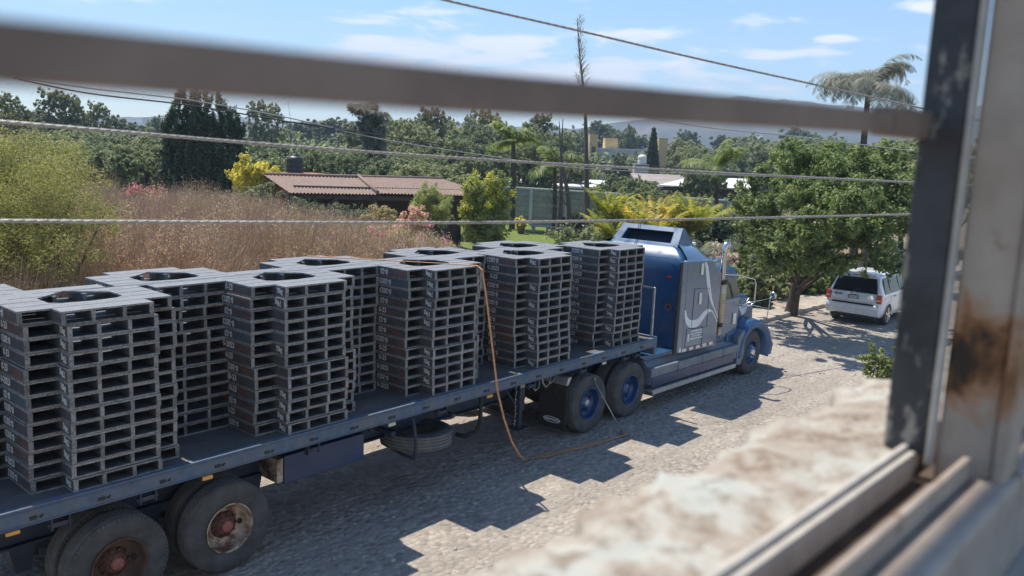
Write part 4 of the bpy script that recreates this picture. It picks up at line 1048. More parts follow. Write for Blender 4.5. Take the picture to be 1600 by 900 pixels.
    m.cyl((18.40, yh, 1.22), (18.44, yh-.04*sg, 1.80), .010, seg=8); m.tube([(17.75, yh+.32*sg, 1.62), (18.42, yh-.02*sg, 1.74)], .012, 6); m.tube([(17.75, yh+.32*sg, 1.62), (18.42, yh, 1.50)], .010, 6)
    kp(m, 'hood_mirror_arm', M['chrome'])
    m = MB(); m.lathe([(0, -.035), (.06, -.03), (.085, -.015), (.09, 0), (.085, .004), (0, .004)], (18.46, yh-.09*sg, 1.82), 'x', 20); kp(m, 'hood_mirror', M['chrome'])
# front mud flap ahead of drive axle omitted side; rear mud flaps
for side in (0, 1):
    y0_, y1_ = (.05, .62) if side == 0 else (mir(.62), mir(.05)); o = kp(MB().box(10.20, 10.215, y0_, y1_, .20, 1.02), 'mud_flap', M['black'])
    m = MB(); m.prism([(10.17, 1.0), (10.23, 1.0), (10.32, 1.13), (10.22, 1.13)], y0_-.02, y1_+.06, 'y'); kp(m, 'flap_bracket', M['alu'], bevel=.004)
    if side == 0:
        m = MB(); n_ = 28; pts = [(10.196, .33+.18*math.cos(2*math.pi*k/n_)+0, .34+.048*math.sin(2*math.pi*k/n_)) for k in range(n_+1)]; m.tube(pts, .006, 5); kp(m, 'flap_logo_ring', M['white'])
        t = link('flap_lettering', text_mesh('KENWORTH', M['white'], .062, .002, .95)); t.parent = K
        t.matrix_parent_inverse = Matrix.Identity(4); t.location = Vector((10.194, .33, .34))-Vector(K['_o']); t.rotation_euler = Matrix(((0, 0, -1), (-1, 0, 0), (0, 1, 0))).to_euler()
wheel(K, 10.945, .054, 'blue'); wheel(K, 12.273, .054, 'blue'); wheel(K, 17.57, .054, 'blue', dual=False)
for x in (10.945, 12.273): wheel(K, x, mir(.054), 'blue', inner_side=-1)
wheel(K, 17.57, mir(.054), 'blue', dual=False, inner_side=-1)

# ================================================================== WHITE SUV
def suv():
    L0 = Vector((27.35, .98, gz(29))); o = thing('white_suv', 'white SUV parked by the kerb beyond the truck, seen from behind', 'car', L0)
    def ring(x, w_, zb, zbelt, ztop, wt):
        half = [(w_*.92, zb), (w_, zb+.16), (w_, zbelt-.12), (w_*.97, zbelt), (wt+.03, (zbelt+ztop)/2+.08), (wt, ztop-.07), (wt-.12, ztop-.01)]
        if ztop-zbelt < .15: half = [(w_*.92, zb), (w_, zb+.16), (w_, zbelt-.12), (w_*.97, zbelt-.03), (w_*.93, zbelt), (w_*.88, ztop-.02), (w_*.8, ztop)]
        return [(x, y, z) for y, z in half]+[(x, -y, z) for y, z in reversed(half)]
    m = MB()
    m.loft([ring(.0, .84, .42, .86, .90, .80), ring(.05, .88, .36, .96, 1.0, .84), ring(.10, .89, .33, 1.0, 1.08, .86), ring(.22, .90, .30, 1.02, 1.40, .74), ring(.36, .90, .30, 1.02, 1.65, .68), ring(.55, .90, .30, 1.02, 1.70, .67),
            ring(1.6, .90, .28, 1.02, 1.71, .68), ring(2.5, .90, .28, 1.02, 1.69, .68), ring(3.1, .90, .28, 1.03, 1.30, .74), ring(3.4, .90, .30, 1.04, 1.10, .8), ring(4.1, .87, .32, .96, 1.0, .8), ring(4.36, .80, .38, .80, .86, .7)])
    m.build('body', M['carwhite'], o, (0, 0, 0), bevel=.01)
    # rear screen, a panel a few mm proud of the tailgate
    def rear(z, y, d=.012):
        x = np.interp(z, [.9, 1.0, 1.08, 1.40, 1.65], [0, .05, .10, .22, .36])-d; return (x, y, z)
    m = MB(); zs = (1.09, 1.25, 1.4, 1.57); wy = (.73, .70, .665, .61)
    m.loft([[rear(z, -w_), rear(z, w_)] for z, w_ in zip(zs, wy)], caps=False, closed=False); m.build('rear_window', M['glass_dark'], o, (0, 0, 0))
    m = MB().box(.26, .42, -.60, .60, 1.655, 1.69); m.build('spoiler', M['carwhite'], o, (0, 0, 0), bevel=.012)
    MB().box(.25, .262, -.16, .16, 1.648, 1.675).build('brake_light', M['red'], o, (0, 0, 0))
    for sg in (-1, 1):
        mb = MB(); mb.box(.005, .14, sg*.80-.085, sg*.80+.085, .80, 1.08); t = mb.build('tail_light', M['red'], o, (-.03, sg*.022, 0), bevel=.02)
        MB().box(-.006, .01, sg*.80-.055, sg*.80+.055, .885, .925).build('reverse_lamp', M['clear'], t, (0, 0, 0))
    m = MB(); m.prism([(-.07, .60), (-.05, .70), (.06, .76), (.10, .5), (.06, .34), (-.03, .36)], -.86, .86, 'y'); bp_ = m.build('bumper', M['carwhite'], o, (0, 0, 0), bevel=.025, seg=3)
    MB().box(-.078, .0, -.66, .66, .715, .755).build('bumper_step', M['black'], bp_, (0, 0, 0))
    MB().box(-.062, .02, -.55, .55, .30, .37).build('bumper_valance', M['blackmetal'], bp_, (0, 0, 0))
    pl = MB().box(.002, .014, -.17, .17, .885, 1.005).build('plate_frame', M['black'], o, (-.012, .0, 0))
    MB().box(-.004, .002, -.145, .145, .905, .985).build('number_plate', M['white'], pl, (0, 0, 0))
    m = MB(); 
    for y in (-.11, -.05, .01, .07, .12): m.box(-.007, -.004, y-.018, y+.014, .925, .965)
    m.build('plate_digits', M['blackmetal'], pl, (0, 0, 0))
    m = MB(); m.lathe([(0, -.01), (.06, -.008), (.075, 0), (.07, .01)], (.03, 0, 1.045), 'x', 20); m.build('oval_badge', M['chrome'], o, (0, 0, 0))
    t = link('model_lettering', text_mesh('ESCAPE', M['blackmetal'], .075, .003), o, (.028, .50, .985)); t.rotation_euler = Matrix(((0, 0, -1), (-1, 0, 0), (0, 1, 0))).to_euler()
    for sg in (-1, 1):   # side windows
        for xa, xb, xc, xd in ((.52, .98, .98, .62), (1.10, 1.98, 1.90, 1.10), (2.08, 2.95, 2.60, 2.08)):
            P = [(xa, 1.06), (xb, 1.06), (xc, 1.57), (xd, 1.57)]
            yw = lambda z: sg*(np.interp(z, [1.02, 1.44, 1.63], [.873, .715, .685])+.010)
            m = MB(); m.add([(x, yw(z), z) for x, z in P]+[(x, yw(z)-sg*.01, z) for x, z in P], [(0, 1, 2, 3), (4, 5, 6, 7)]); m.build('side_window', M['glass_dark'], o, (0, 0, 0), fix=False)
        MB().box(1.0, 2.9, sg*.60-.018, sg*.60+.018, 1.73, 1.755).build('roof_rail', M['blackmetal'], o, (-.3, 0, 0), bevel=.006)
        m = MB(); m.box(2.95, 3.08, sg*.98-.09, sg*.98+.09, 1.03, 1.17); m.build('side_mirror', M['blackmetal'], o, (0, 0, 0), bevel=.03)
        for xh in (1.35, 2.3): MB().box(xh, xh+.16, sg*.905-.012, sg*.905+.012, .93, .955).build('door_handle', M['blackmetal'], o, (0, 0, 0))
        m = MB()
        for xd in (1.05, 2.03, 3.0): m.box(xd, xd+.008, sg*.9015-.002, sg*.9015+.002, .42, 1.0)
        m.build('door_gap', M['black'], o, (0, 0, 0))
        for xw in (.88, 3.5):
            e = bpy.data.objects.new('wheel', None); COL.objects.link(e); e.parent = o; e.location = (xw, sg*.80, .355)
            m = MB(); m.lathe([(.24, .10), (.33, .115), (.355, .09), (.355, -.09), (.33, -.115), (.24, -.10)], (0, 0, 0), 'y', 32); m.build('tyre', M['tyre'], e, (0, 0, 0))
            m = MB(); m.lathe([(.245, sg*.10), (.235, sg*.108), (.22, sg*.06)], (0, 0, 0), 'y', 28)
            for k in range(5):
                a = R(72*k+18); c_, s_ = math.cos(a), math.sin(a); m.prism([(c_*.04-s_*.035, s_*.04+c_*.035), (c_*.23-s_*.045, s_*.23+c_*.045), (c_*.23+s_*.045, s_*.23-c_*.045), (c_*.04+s_*.035, s_*.04-c_*.035)], min(sg*.085, sg*.11), max(sg*.085, sg*.11), 'y')
            m.cyl((0, sg*.06, 0), (0, sg*.118, 0), .06, seg=14); m.build('rim', M['chrome'], e, (0, 0, 0))
            m = MB(); m.lathe([(.0, sg*.03), (.235, sg*.03)], (0, 0, 0), 'y', 24); m.build('brake_disc', M['blackmetal'], e, (0, 0, 0))
            m = MB(); pr = [(.37, sg*.108), (.41, sg*.112)]
            ringA = [(xw+.37*math.cos(R(a)), sg*.905, .355+.37*math.sin(R(a))) for a in range(-5, 186, 12)]; ringB = [(xw+.43*math.cos(R(a)), sg*.912, .355+.43*math.sin(R(a))) for a in range(-5, 186, 12)]
            m.loft([[a, b] for a, b in zip(ringA, ringB)], caps=False, closed=False); m.build('wheel_arch', M['carwhite'], o, (0, 0, 0))
            m = MB(); m.prism([(xw+.385*math.cos(R(a)), .355+.385*math.sin(R(a))) for a in range(-8, 190, 11)], min(sg*.60, sg*.9035), max(sg*.60, sg*.9035), 'y'); m.build('wheel_well', M['black'], o, (0, 0, 0))
    m = MB().box(.1, 4.2, -.7, .7, .22, .34); m.build('underbody', M['blackmetal'], o, (0, 0, 0))
    return o
suv()

# ================================================================== VEGETATION, near
g = rng(11)
# dry brush between the road and the garden: one uncountable mass of twigs and dead leaves
def brush():
    g = rng(21); cl = []; 
    def topz(x, y):
        return np.interp(y, [4.5, 7, 12, 20, 30], [2.0, 2.9, 3.4, 3.2, 2.6])+.35*math.sin(x*1.3+y*.7)+.25*math.sin(x*.6-y*1.9)
    spots = []
    while len(spots) < 560:
        x = g.uniform(-4, 30); y = g.uniform(4.4, 27)
        if x > 14+.42*(y-4) and y < 40 and x > 13.0: continue
        if x < 2.5+.25*(y-5) and y < 21: 
            if g.random() < .6: continue
        d = Vector((x-CAM[0], y-CAM[1], 0)); dep = d.dot(Vector((FW[0], FW[1], 0)))
        lat = d.dot(Vector((RT[0], RT[1], 0))); pxx = 800+FPX*lat/dep
        if pxx < -160: continue
        # skyline of the brush as the photo shows it, then natural relief below
        sky_ = np.interp(pxx, [-200, 150, 200, 300, 400, 470, 540, 600, 680, 730, 780], [250, 262, 285, 285, 305, 325, 340, 352, 366, 392, 410])
        hor = 210+.04*pxx; zmax = CAM[2]-(sky_-hor)/FPX*dep
        z = min(topz(x, y), zmax-.05+.28*g.normal())
        if z < .5: continue
        spots.append((x, y, z))
    P, N_, Sh = [], [], []
    V, F, S = [], [], []
    ptsA = []
    for (x, y, z) in spots:
        near = y < 12; n = 1150 if near else 700; r = g.uniform(.5, .9)
        th = g.uniform(0, 2*np.pi, n); rr = r*np.sqrt(g.random(n)); hz = z*(1-.45*(rr/r)**2)*(.55+.47*g.random(n)**.45)*(.9+.2*g.random())
        ptsA.append(np.stack([x+rr*np.cos(th), y+rr*np.sin(th), hz+gz(x)], 1)); Sh.append(np.full(n, g.random()))
    P = np.concatenate(ptsA); Sh = np.concatenate(Sh); n = len(P)
    # leaves
    Vq, Fq = quads_at(P, np.tile([0, 0, .4], (n, 1)), .021, g, .36, 1.2)
    mi = (np.sin(P[:, 0]*.9+P[:, 1]*.55)+.6*np.sin(P[:, 1]*1.7) + .5*g.normal(size=n) > .95).astype(int)
    sh = np.clip(.5+.30*(Sh-.5)+.17*g.normal(size=n), 0, 1)
    me = np_mesh('dry_leaves', Vq, Fq, [M['lf_dry'], M['lf_drygreen']], sh, mi)
    o = thing('dry_brush', 'mass of tall dry brown brush growing behind the trailer', 'brush', (8, 10, 0)); o['kind'] = 'stuff'
    l = link('leaves', me, o, (-8, -10, 0)); l['kind'] = 'stuff'
    # twigs: thin upright blades
    k = len(spots)*170; idx = g.integers(0, len(spots), k); sp_ = np.array(spots)[idx]
    th = g.uniform(0, 2*np.pi, k); b = sp_.copy(); b[:, 0] += .25*np.cos(th); b[:, 1] += .25*np.sin(th); b[:, 2] = sp_[:, 2]*g.uniform(.0, .6, k)
    t = b.copy(); sprd = g.uniform(.2, .95, k); t[:, 0] += sprd*np.cos(th); t[:, 1] += sprd*np.sin(th); t[:, 2] = sp_[:, 2]*(1.02-.25*sprd)*g.uniform(.85, 1.09, k)
    for arr in (b, t): arr[:, 2] += -.02*np.maximum(0, arr[:, 0]-12)
    s = np.stack([-np.sin(th), np.cos(th), 0*th], 1)*.006; s = np.where(g.random((k, 1)) < .5, s, np.stack([np.cos(th), np.sin(th), 0*th], 1)*.006)
    Vt = np.stack([b-s, b+s, t+s*.4, t-s*.4], 1).reshape(-1, 3)
    l = link('twigs', np_mesh('dry_twigs', Vt, np.arange(4*k).reshape(k, 4), M['twig']), o, (-8, -10, 0)); l['kind'] = 'stuff'
brush()

def bush(name, label, px, py, d, w_, h_, n, size, mat, seed, extra=(), twigs=True, cat='bush', group=None, aspect=.5, ztop=None):
    """shrub whose top centre shows at pixel px,py from distance d"""
    top = at(px, py, d); base = Vector((top.x, top.y, gz(top.x))); H = top.z-base.z
    g = rng(seed); o = thing(name, label, cat, base, group); cl = []
    for i in range(9):
        a = i*2.4+seed; rr = w_*.30*math.sqrt(g.random()); zz = max(H-h_*(.25+.45*g.random()), .3)
        cl.append(((rr*math.cos(a), rr*math.sin(a), zz), (w_*.27, w_*.27, min(h_*.33, max(zz, .3)))))
    cl.append(((0, 0, H-h_*.30), (w_*.28, w_*.28, h_*.30)))
    link('foliage', crown_mesh(name, cl, n, size, M[mat], seed, True, aspect), o, (0, 0, 0))
    for k, (mt, nn, sz, fr) in enumerate(extra):
        cl2 = [((c[0][0], c[0][1], c[0][2]+h_*.05), c[1]) for c in cl if c[0][2] > H-h_*fr] or cl
        link('flowers', crown_mesh(name+'_flowers', cl2, nn, sz, M[mt], seed+k+1, True, .7), o, (0, 0, 0))
    mb = MB(); branch_mb((0, 0, -.1), [c[0] for c in cl], .035+.008*H, g, 5, mb=mb, bend=.15); mb.build('stems', M['bark_dry'], o, (0, 0, 0), fix=False)
    return o
# big feathery green bush at the left, near
def left_bush():
    c = at(20, 215, 15.0); base = Vector((c.x-.3, c.y+.2, 0)); o = thing('mesquite_bush', 'large feathery yellow green bush at the left edge beyond the pallets', 'bush', base)
    P = [(20, 250, 15.5, 1.0), (75, 262, 15.5, .85), (-60, 260, 15, 1.1), (120, 300, 15, .75), (60, 320, 14.5, 1.1), (-30, 330, 14.5, 1.2), (130, 350, 14.5, .7), (20, 380, 14, 1.0), (-120, 300, 15, 1.2), (90, 240, 17, .6), (165, 330, 15, .5), (-90, 380, 14, 1.1), (90, 385, 13.8, .8)]
    cl = [(tuple(at(a, b, d)-base), (r, r, r*.8)) for a, b, d, r in P]
    link('foliage', crown_mesh('mesquite', cl, 150000, .020, M['lf_bush'], 5, 1500, .35, shell=.3), o, (0, 0, 0))
    g = rng(4); mb = MB(); branch_mb((0, 0, -.1), [c_[0] for c_ in cl], .07, g, 6, mb=mb); mb.build('stems', M['bark_dry'], o, (0, 0, 0), fix=False)
left_bush()
bush('flowering_shrub', 'pink flowering shrub at the end of the dry brush', 600, 350, 24, 3.2, 2.0, 14000, .035, 'lf_drygreen', 31, extra=(('lf_pink', 4200, .03, .85),))
bush('olive_shrub', 'loose olive shrub at the edge of the lawn', 690, 368, 26, 1.6, 1.6, 4500, .045, 'lf_drygreen', 33)
bush('pink_flower_patch', 'small row of pink flowers beyond the brush at the left', 215, 289, 30, 1.8, .5, 500, .05, 'lf_pink', 35, cat='flowers')
bush('round_green_shrub', 'round green shrub left of the dark cypress', 175, 235, 45, 3.0, 2.0, 5000, .10, 'lf_far', 37)
bush('rounded_willow_shrub', 'rounded fine leaved shrub standing before the tiled roof', 675, 284, 34, 2.3, 2.0, 22000, .045, 'lf_tree', 39, aspect=.25)
bush('yellow_leaved_bush', 'bright yellow bush left of the tiled roof', 400, 246, 46, 3.2, 2.0, 12000, .075, 'lf_yellow', 41)
bush('yellow_topped_tree', 'green hedge tree with bright yellow top at the right end of the tiled house', 757, 276, 38, 2.5, 4.0, 34000, .06, 'lf_tree', 43, extra=(('lf_yellow', 14000, .045, .55),), cat='tree')
bush('roadside_shrub', 'small bright green shrub beside the window post', 1393, 528, 15.5, .95, 1.0, 6000, .03, 'lf_tree', 45)
bush('vine_cover', 'dark climber over the left end of the tiled roof', 400, 285, 38, 2.6, 1.6, 6000, .07, 'lf_far', 47)
for i, (px, py, d, w_, h_, mt, lb) in enumerate(((470, 312, 36, 2.6, 1.6, 'lf_far_d', 'dark climber hanging on the left part of the porch'), (530, 316, 36.5, 2.8, 1.6, 'lf_far_d', 'dark climber in the middle of the porch'), (590, 322, 36, 2.0, 1.2, 'lf_drygreen', 'pale shrub before the porch'), (640, 322, 32, 2.0, 1.6, 'lf_dry', 'dry brown shrub left of the rounded willow shrub'))):
    bush('porch_shrub', lb, px, py, d, w_, h_, 9000, .05, mt, 400+i)
# dark cypress mass
def cypress():
    base = at(312, 262, 50); base.z = gz(base.x); o = thing('dark_cypress', 'broad dense dark green cypress standing left of the tiled roof', 'tree', base); cl = []
    for px, top, r in ((268, 168, .75), (285, 156, .8), (305, 150, .9), (325, 150, .85), (345, 160, .8), (365, 172, .7), (262, 200, .6), (372, 205, .6)):
        t = at(px, top, 50); t2 = at(px, 285, 50)
        for u in np.linspace(.03, 1, 7): p_ = t.lerp(t2, u); cl.append((tuple(p_-base), (r*.8*(.55+.5*min(1, u*3)), r*1.0*(.55+.5*min(1, u*3)), 1.0)))
    link('crown', crown_mesh('cypress', cl, 80000, .11, M['lf_dark'], 9, 900, .30, shell=.5, tuft_r=(.14, .12), tz=3.2), o, (0, 0, 0))
    MB().tube([(0, 0, -.2), (0, 0, 3), (0, 0, 6)], [.35, .28, .1], 8).build('trunk', M['bark'], o, (0, 0, 0))
cypress()

# big street tree over the SUV
def street_tree():
    base = Vector((27.0, 2.9, gz(27))); o = thing('street_tree', 'large leafy tree with leaning trunk on the kerb left of the white SUV', 'tree', base)
    P = [(1200, 290, 25, .95), (1250, 262, 25, 1.05), (1310, 252, 25.5, 1.05), (1360, 285, 25.5, 1.1), (1185, 350, 24.5, .8), (1235, 335, 24, 1.1), (1290, 310, 23.5, 1.15), (1350, 345, 24, 1.1), (1400, 330, 25, .9),
         (1215, 395, 24.5, .75), (1270, 375, 24, .85), (1330, 390, 24.5, .8), (1385, 400, 25, .7), (1280, 345, 22, .9), (1330, 320, 21.5, .9), (1250, 365, 22, .7), (1410, 285, 26, .8), (1170, 315, 26, .7), (1300, 285, 28, 1.2), (1230, 245, 27, .8), (1390, 250, 28, .8), (1215, 402, 23.5, .65), (1255, 412, 23.5, .55), (1292, 412, 23.5, .6), (1235, 402, 25, .55), (1268, 408, 24.5, .55), (1300, 408, 24.5, .6), (1225, 385, 25, .6), (1178, 385, 27, .75), (1290, 400, 26.5, .75), (1310, 428, 29, .55), (1262, 412, 30, .7), (1340, 435, 31, .6), (1225, 425, 29.5, .55), (1200, 415, 27.5, .6), (1165, 350, 27, .7), (1350, 420, 25, .45), (1400, 425, 25.5, .5)]
    cl = [(tuple(at(a, b, d)-base), (r, r, r*.78)) for a, b, d, r in P]
    link('crown', crown_mesh('street_tree', cl, 85000, .058, M['lf_tree'], 17, 700, .5, shell=.3), o, (0, 0, 0))
    t1, t2 = Vector(cl[5][0]), Vector(cl[7][0]); mb = MB(); g = rng(3); fork = Vector((-.1, -.15, 1.15))
    mb.tube([(0, 0, -.3), (.05, .02, .05), (.02, -.05, .5), fork], [.33, .24, .19, .17], 12)
    for tip in (cl[1][0], cl[5][0], cl[6][0], cl[9][0], cl[13][0], cl[0][0]): branch_mb(fork-Vector((0, 0, .1)), [Vector(tip)*.92], .075, g, 8, .10, mb, r1=.25)
    for tip in (cl[7][0], cl[11][0], cl[3][0]): branch_mb((.0, .0, .7), [Vector(tip)*.9], .075, g, 8, .06, mb, r1=.25)
    mb.build('trunk', M['bark'], o, (0, 0, 0), fix=False)
street_tree()
def tree_at(name, label, px, top, d, w_px, n, size, mat, seed, **kw):
    t = at(px, top, d); base = Vector((t.x, t.y, gz(t.x))); return tree(name, label, base, t.z-base.z, w_px/FPX*d, n, size, M and mat, seed, **kw)
tree_at('leafy_tree', 'tall leafy tree behind the white SUV at the right', 1380, 212, 37, 190, 26000, .10, 'lf_tree', 51, crown_from=.12)
tree_at('leafy_tree', 'yellowish tree beyond the road left of the street tree', 1215, 385, 34, 110, 9000, .07, 'lf_far_b', 52, crown_from=.02)
tree_at('leafy_tree', 'low leafy thicket tree under the street tree crown', 1290, 400, 36, 120, 9000, .08, 'lf_tree', 53, crown_from=.02)
# dark trunk right of the SUV
m = thing('bare_trunk', 'dark slim trunk leaning behind the white SUV', 'tree', at(1345, 455, 33)*1.0)
m.location.z = gz(m.location.x)
MB().tube([(0, 0, -.2), (.15, .1, 1.2), (.5, .1, 2.6), (.6, .2, 4)], [.22, .18, .15, .10], 9).build('trunk', M['bark'], m, (0, 0, 0))
# wire fence posts along the pavement
fn = thing('wire_fence', 'dark wire garden fence with thin posts behind the pavement by the street tree', 'fence', (26, 4.5, gz(26)))
for k in range(9):
    x = -7+k*2.0; MB().cyl((x, 0, -.2-.02*x), (x, 0, 1.9-.02*x), .028, seg=8).build('post', M['blackmetal'], fn, (0, 0, 0))
mb = MB()
for k in range(8): mb.tube([(-7, 0, .25+.22*k+.14), (9, 0, .25+.22*k-.18)], .004, 4)
for k in range(64): mb.cyl((-7+.25*k, 0, .1-.02*(-7+.25*k)), (-7+.25*k, 0, 1.85-.02*(-7+.25*k)), .003, seg=4)
mb.build('mesh', M['blackmetal'], fn, (0, 0, 0), fix=False)
under = [(1165, 402, 31.0, 2.0, 1.9, 'lf_tree', 'bright yellow green shrub right of the truck cab'), (1205, 410, 32, 2.0, 1.9, 'lf_far_b', 'yellow green shrub left of the street tree trunk'), (1235, 395, 34, 2.4, 2.2, 'lf_dark', 'dark shrub directly behind the street tree trunk'), (1280, 405, 34, 2.4, 2.2, 'lf_tree', 'green shrub between street tree trunk and white SUV'),
         (1320, 395, 36, 2.6, 2.4, 'lf_dark', 'dark shrub just left of the white SUV roof'), (1365, 395, 38, 2.8, 2.6, 'lf_far', 'dark leafy shrub above the white SUV roof'), (1410, 395, 38, 2.6, 2.6, 'lf_dark', 'dark shrub right of the white SUV roof'), (1185, 425, 29.5, 1.2, 1.2, 'lf_far_b', 'low shrub at the pavement near the hood mirror'), (1145, 365, 36, 2.2, 2.2, 'lf_far', 'green shrub left of the bright yellow green shrub'), (1450, 380, 40, 3, 3, 'lf_far', 'green shrub behind the dark window post'), (1395, 415, 47, 4.5, 2.6, 'lf_tree', 'wide green hedge shrub beyond the white SUV'), (1345, 410, 44, 3.6, 2.6, 'lf_far_d', 'deep green hedge shrub just behind the white SUV'), (1440, 420, 52, 5, 2.6, 'lf_dark', 'dark hedge shrub farthest down the road'), (1265, 380, 40, 3.6, 3.4, 'lf_far_d', 'tall deep green shrub behind the street tree')]
for i, (px, py, d, w_, h_, mt, lb) in enumerate(under): bush('hedge_shrub', lb, px, py, d, w_, h_+.6, 7000, .07, mt, 300+i, group='shrubs behind the pavement')
# pampas plumes and dry fronds right of the cab
bush('pampas_grass', 'pale dry plumes just right of the truck cab roof', 1128, 372, 33, 1.6, 1.6, 3500, .06, 'lf_pampas', 55, cat='plant', aspect=.2)
# yellow green palm clump behind the cab
for i, (px, py, d, h_, lab) in enumerate(((965, 372, 40, 1.2, 'yellow green palm clump behind the left of the truck roof'), (1010, 372, 38, 1.4, 'tallest yellow orange palm clump behind the truck roof'), (1065, 372, 39, 1.3, 'green palm clump behind the right of the truck roof'))):
    b = at(px, py, d); b.z = gz(b.x)
    palm('areca_palm', lab, b, h_+.9, 64, 2.05, 'lf_areca', 60+i, droop=.9, tr=.05, group='palm clumps behind the cab', leaflet=.42, nl=30, wid=.06, multi=4, up0=(.95, 1.52))
palm('dry_palm', 'grey drooping palm right behind the truck roof', (lambda b: Vector((b.x, b.y, gz(b.x))))(at(1090, 380, 34)), 1.2, 16, 2.0, 'lf_greypalm', 66, droop=1.5, tr=.08, leaflet=.4, nl=22, multi=1, up0=(.2, 1.2))
bush('garden_thicket', 'dark leafy thicket at the foot of the palms behind the cab', 1000, 345, 42, 7.5, 2.0, 12000, .09, 'lf_far', 67)
bush('garden_thicket', 'dark shrub mass between the palms and the street tree', 1140, 345, 40, 3.6, 2.6, 9000, .09, 'lf_dark', 68)

# tall thin poles with bristly dead flower stalks
def agave(name, label, px, top, bot, d, lean_px, seed, bristle=True):
    b = at(px, bot, d); b.z = gz(b.x); t = at(px-lean_px, top, d); g = rng(seed); o = thing(name, label, 'tree', b)
    ax = t-b; mb = MB(); pts = [ax*u + Vector((.10*math.sin(u*9+seed), .10*math.cos(u*7), 0)) for u in np.linspace(0, 1, 10)]
    mb.tube(pts, [.22-.20*u for u in np.linspace(0, 1, 10)], 8)
    for k in range(7):
        u = .15+.09*k; p_ = ax*u; a = g.uniform(0, 6.3); mb.tube([p_, p_+Vector((math.cos(a)*.5, math.sin(a)*.5, .35)), p_+Vector((math.cos(a)*.9, math.sin(a)*.9, 1.0))], [.05, .03, .012], 5)
    mb.build('trunk', M['bark_dry'], o, (0, 0, 0), fix=False)
    if bristle:
        V, F, S = [], [], []
        for k in range(170):
            u = .66+.34*g.random(); p_ = np.array(ax*u); a = g.uniform(0, 6.3); L = (.60*(1.08-u)*2.0+.30)*g.uniform(.6, 1); dv = np.array([math.cos(a)*L, math.sin(a)*L, L*.75]); s_ = np.array([-math.sin(a), math.cos(a), 0])*.022
            o_ = len(V); V += [p_-s_*.6, p_+s_*.6, p_+dv+s_, p_+dv-s_]; F.append((o_, o_+1, o_+2, o_+3)); S.append(g.random())
        link('bristles', np_mesh('bristles', np.array(V), np.array(F), M['lf_greypalm'], S), o, (0, 0, 0))
    return o
agave('tall_dead_palm', 'very tall thin dead trunk with bristly top rising above the window bar', 922, 28, 378, 52, 17, 2)
agave('dead_tree', 'leaning thin bare trunk left of the tallest trunk', 892, 190, 378, 50, 18, 5, False)
agave('dead_tree', 'slender bare stem just left of the tallest dead trunk', 872, 185, 376, 56, -8, 6, False)
# queen palms of the garden
def palm_at(name, label, px, crown, bot, d, fl, seed, mat='lf_palm', nf=22, **kw):
    b = at(px, bot, d); b.z = gz(b.x); t = at(px, crown, d); return palm(name, label, b, t.z-b.z, nf, fl, mat, seed, **kw)
palm_at('queen_palm', 'tall green garden palm before the left of the block wall', 800, 222, 352, 62, 2.6, 71, leaflet=.7, nl=26, wid=.11, tr=.2, group='garden palms')
palm_at('queen_palm', 'shorter drooping garden palm beside the lawn', 866, 262, 360, 60, 2.9, 72, leaflet=.75, nl=26, wid=.11, tr=.16, droop=2.0, group='garden palms')
palm_at('queen_palm', 'green palm left of the street tree above the white roof', 1122, 262, 345, 48, 2.3, 73, leaflet=.6, nl=24, wid=.09, tr=.13, group='garden palms')
palm_at('queen_palm', 'large grey feathery palm towering at the upper right', 1330, 146, 420, 48, 3.7, 74, 'lf_greypalm', nf=52, leaflet=.85, nl=38, wid=.055, tr=.2, droop=2.7, up0=(.35, 1.45), group='garden palms')
# fan palm with its skirt of dead leaves
fp = palm_at('fan_palm', 'shaggy palm with dead skirt rising above the tiled roof', 580, 178, 290, 70, 1.6, 75, 'lf_greypalm', nf=40, leaflet=.9, nl=12, wid=.16, tr=.35, droop=1.2)
g = rng(8); cl = [((0, 0, fp.children[1].dimensions.z*0+z), (1.25, 1.25, .8)) for z in np.linspace(4.6, 7.4, 5)]
tH = at(580, 178, 70).z-fp.location.z; cl = [((0, 0, tH-k*.75-.3), (1.45-.06*k, 1.45-.06*k, .8)) for k in range(5)]
link('dead_skirt', crown_mesh('skirt', cl, 7000, .22, M['lf_greypalm'], 8, 260, .2), fp, (0, 0, 0))
# norfolk pine
def conifer(name, label, px, top, bot, d, wpx, seed, mat='lf_far_d', n=16000):
    b = at(px, bot, d); b.z = min(gz(b.x), b.z); H = at(px, top, d).z-b.z; W = wpx/FPX*d/2; g = rng(seed); o = thing(name, label, 'tree', b, None); P = []
    tiers = 15
    for k in range(tiers):
        u = (k+.5)/tiers; z = H*(.12+.88*u); r = W*(1-u)**.75+.1
        m_ = int(n/tiers*(1.6-u)); th = g.uniform(0, 6.3, m_); arms = np.round(th/6.2832*9)/9*6.2832+g.normal(size=m_)*.09; rr = r*np.sqrt(g.random(m_))
        P.append(np.stack([rr*np.cos(arms), rr*np.sin(arms), z+.10*rr-.45*H/tiers*g.random(m_)*2], 1))
    P = np.concatenate(P); V, F = quads_at(P, np.tile([0, 0, 1.], (len(P), 1)), .017*H, g, .3, .5)
    link('crown', np_mesh('conifer', V, F, M[mat], g.random(len(F))), o, (0, 0, 0))
    MB().tube([(0, 0, -.2), (0, 0, H*.5), (0, 0, H)], [.02*H, .014*H, .003*H], 7).build('trunk', M['bark'], o, (0, 0, 0)); return o
conifer('norfolk_pine', 'dark symmetrical pine beside the tall yellow wall', 1018, 197, 262, 120, 34, 81)

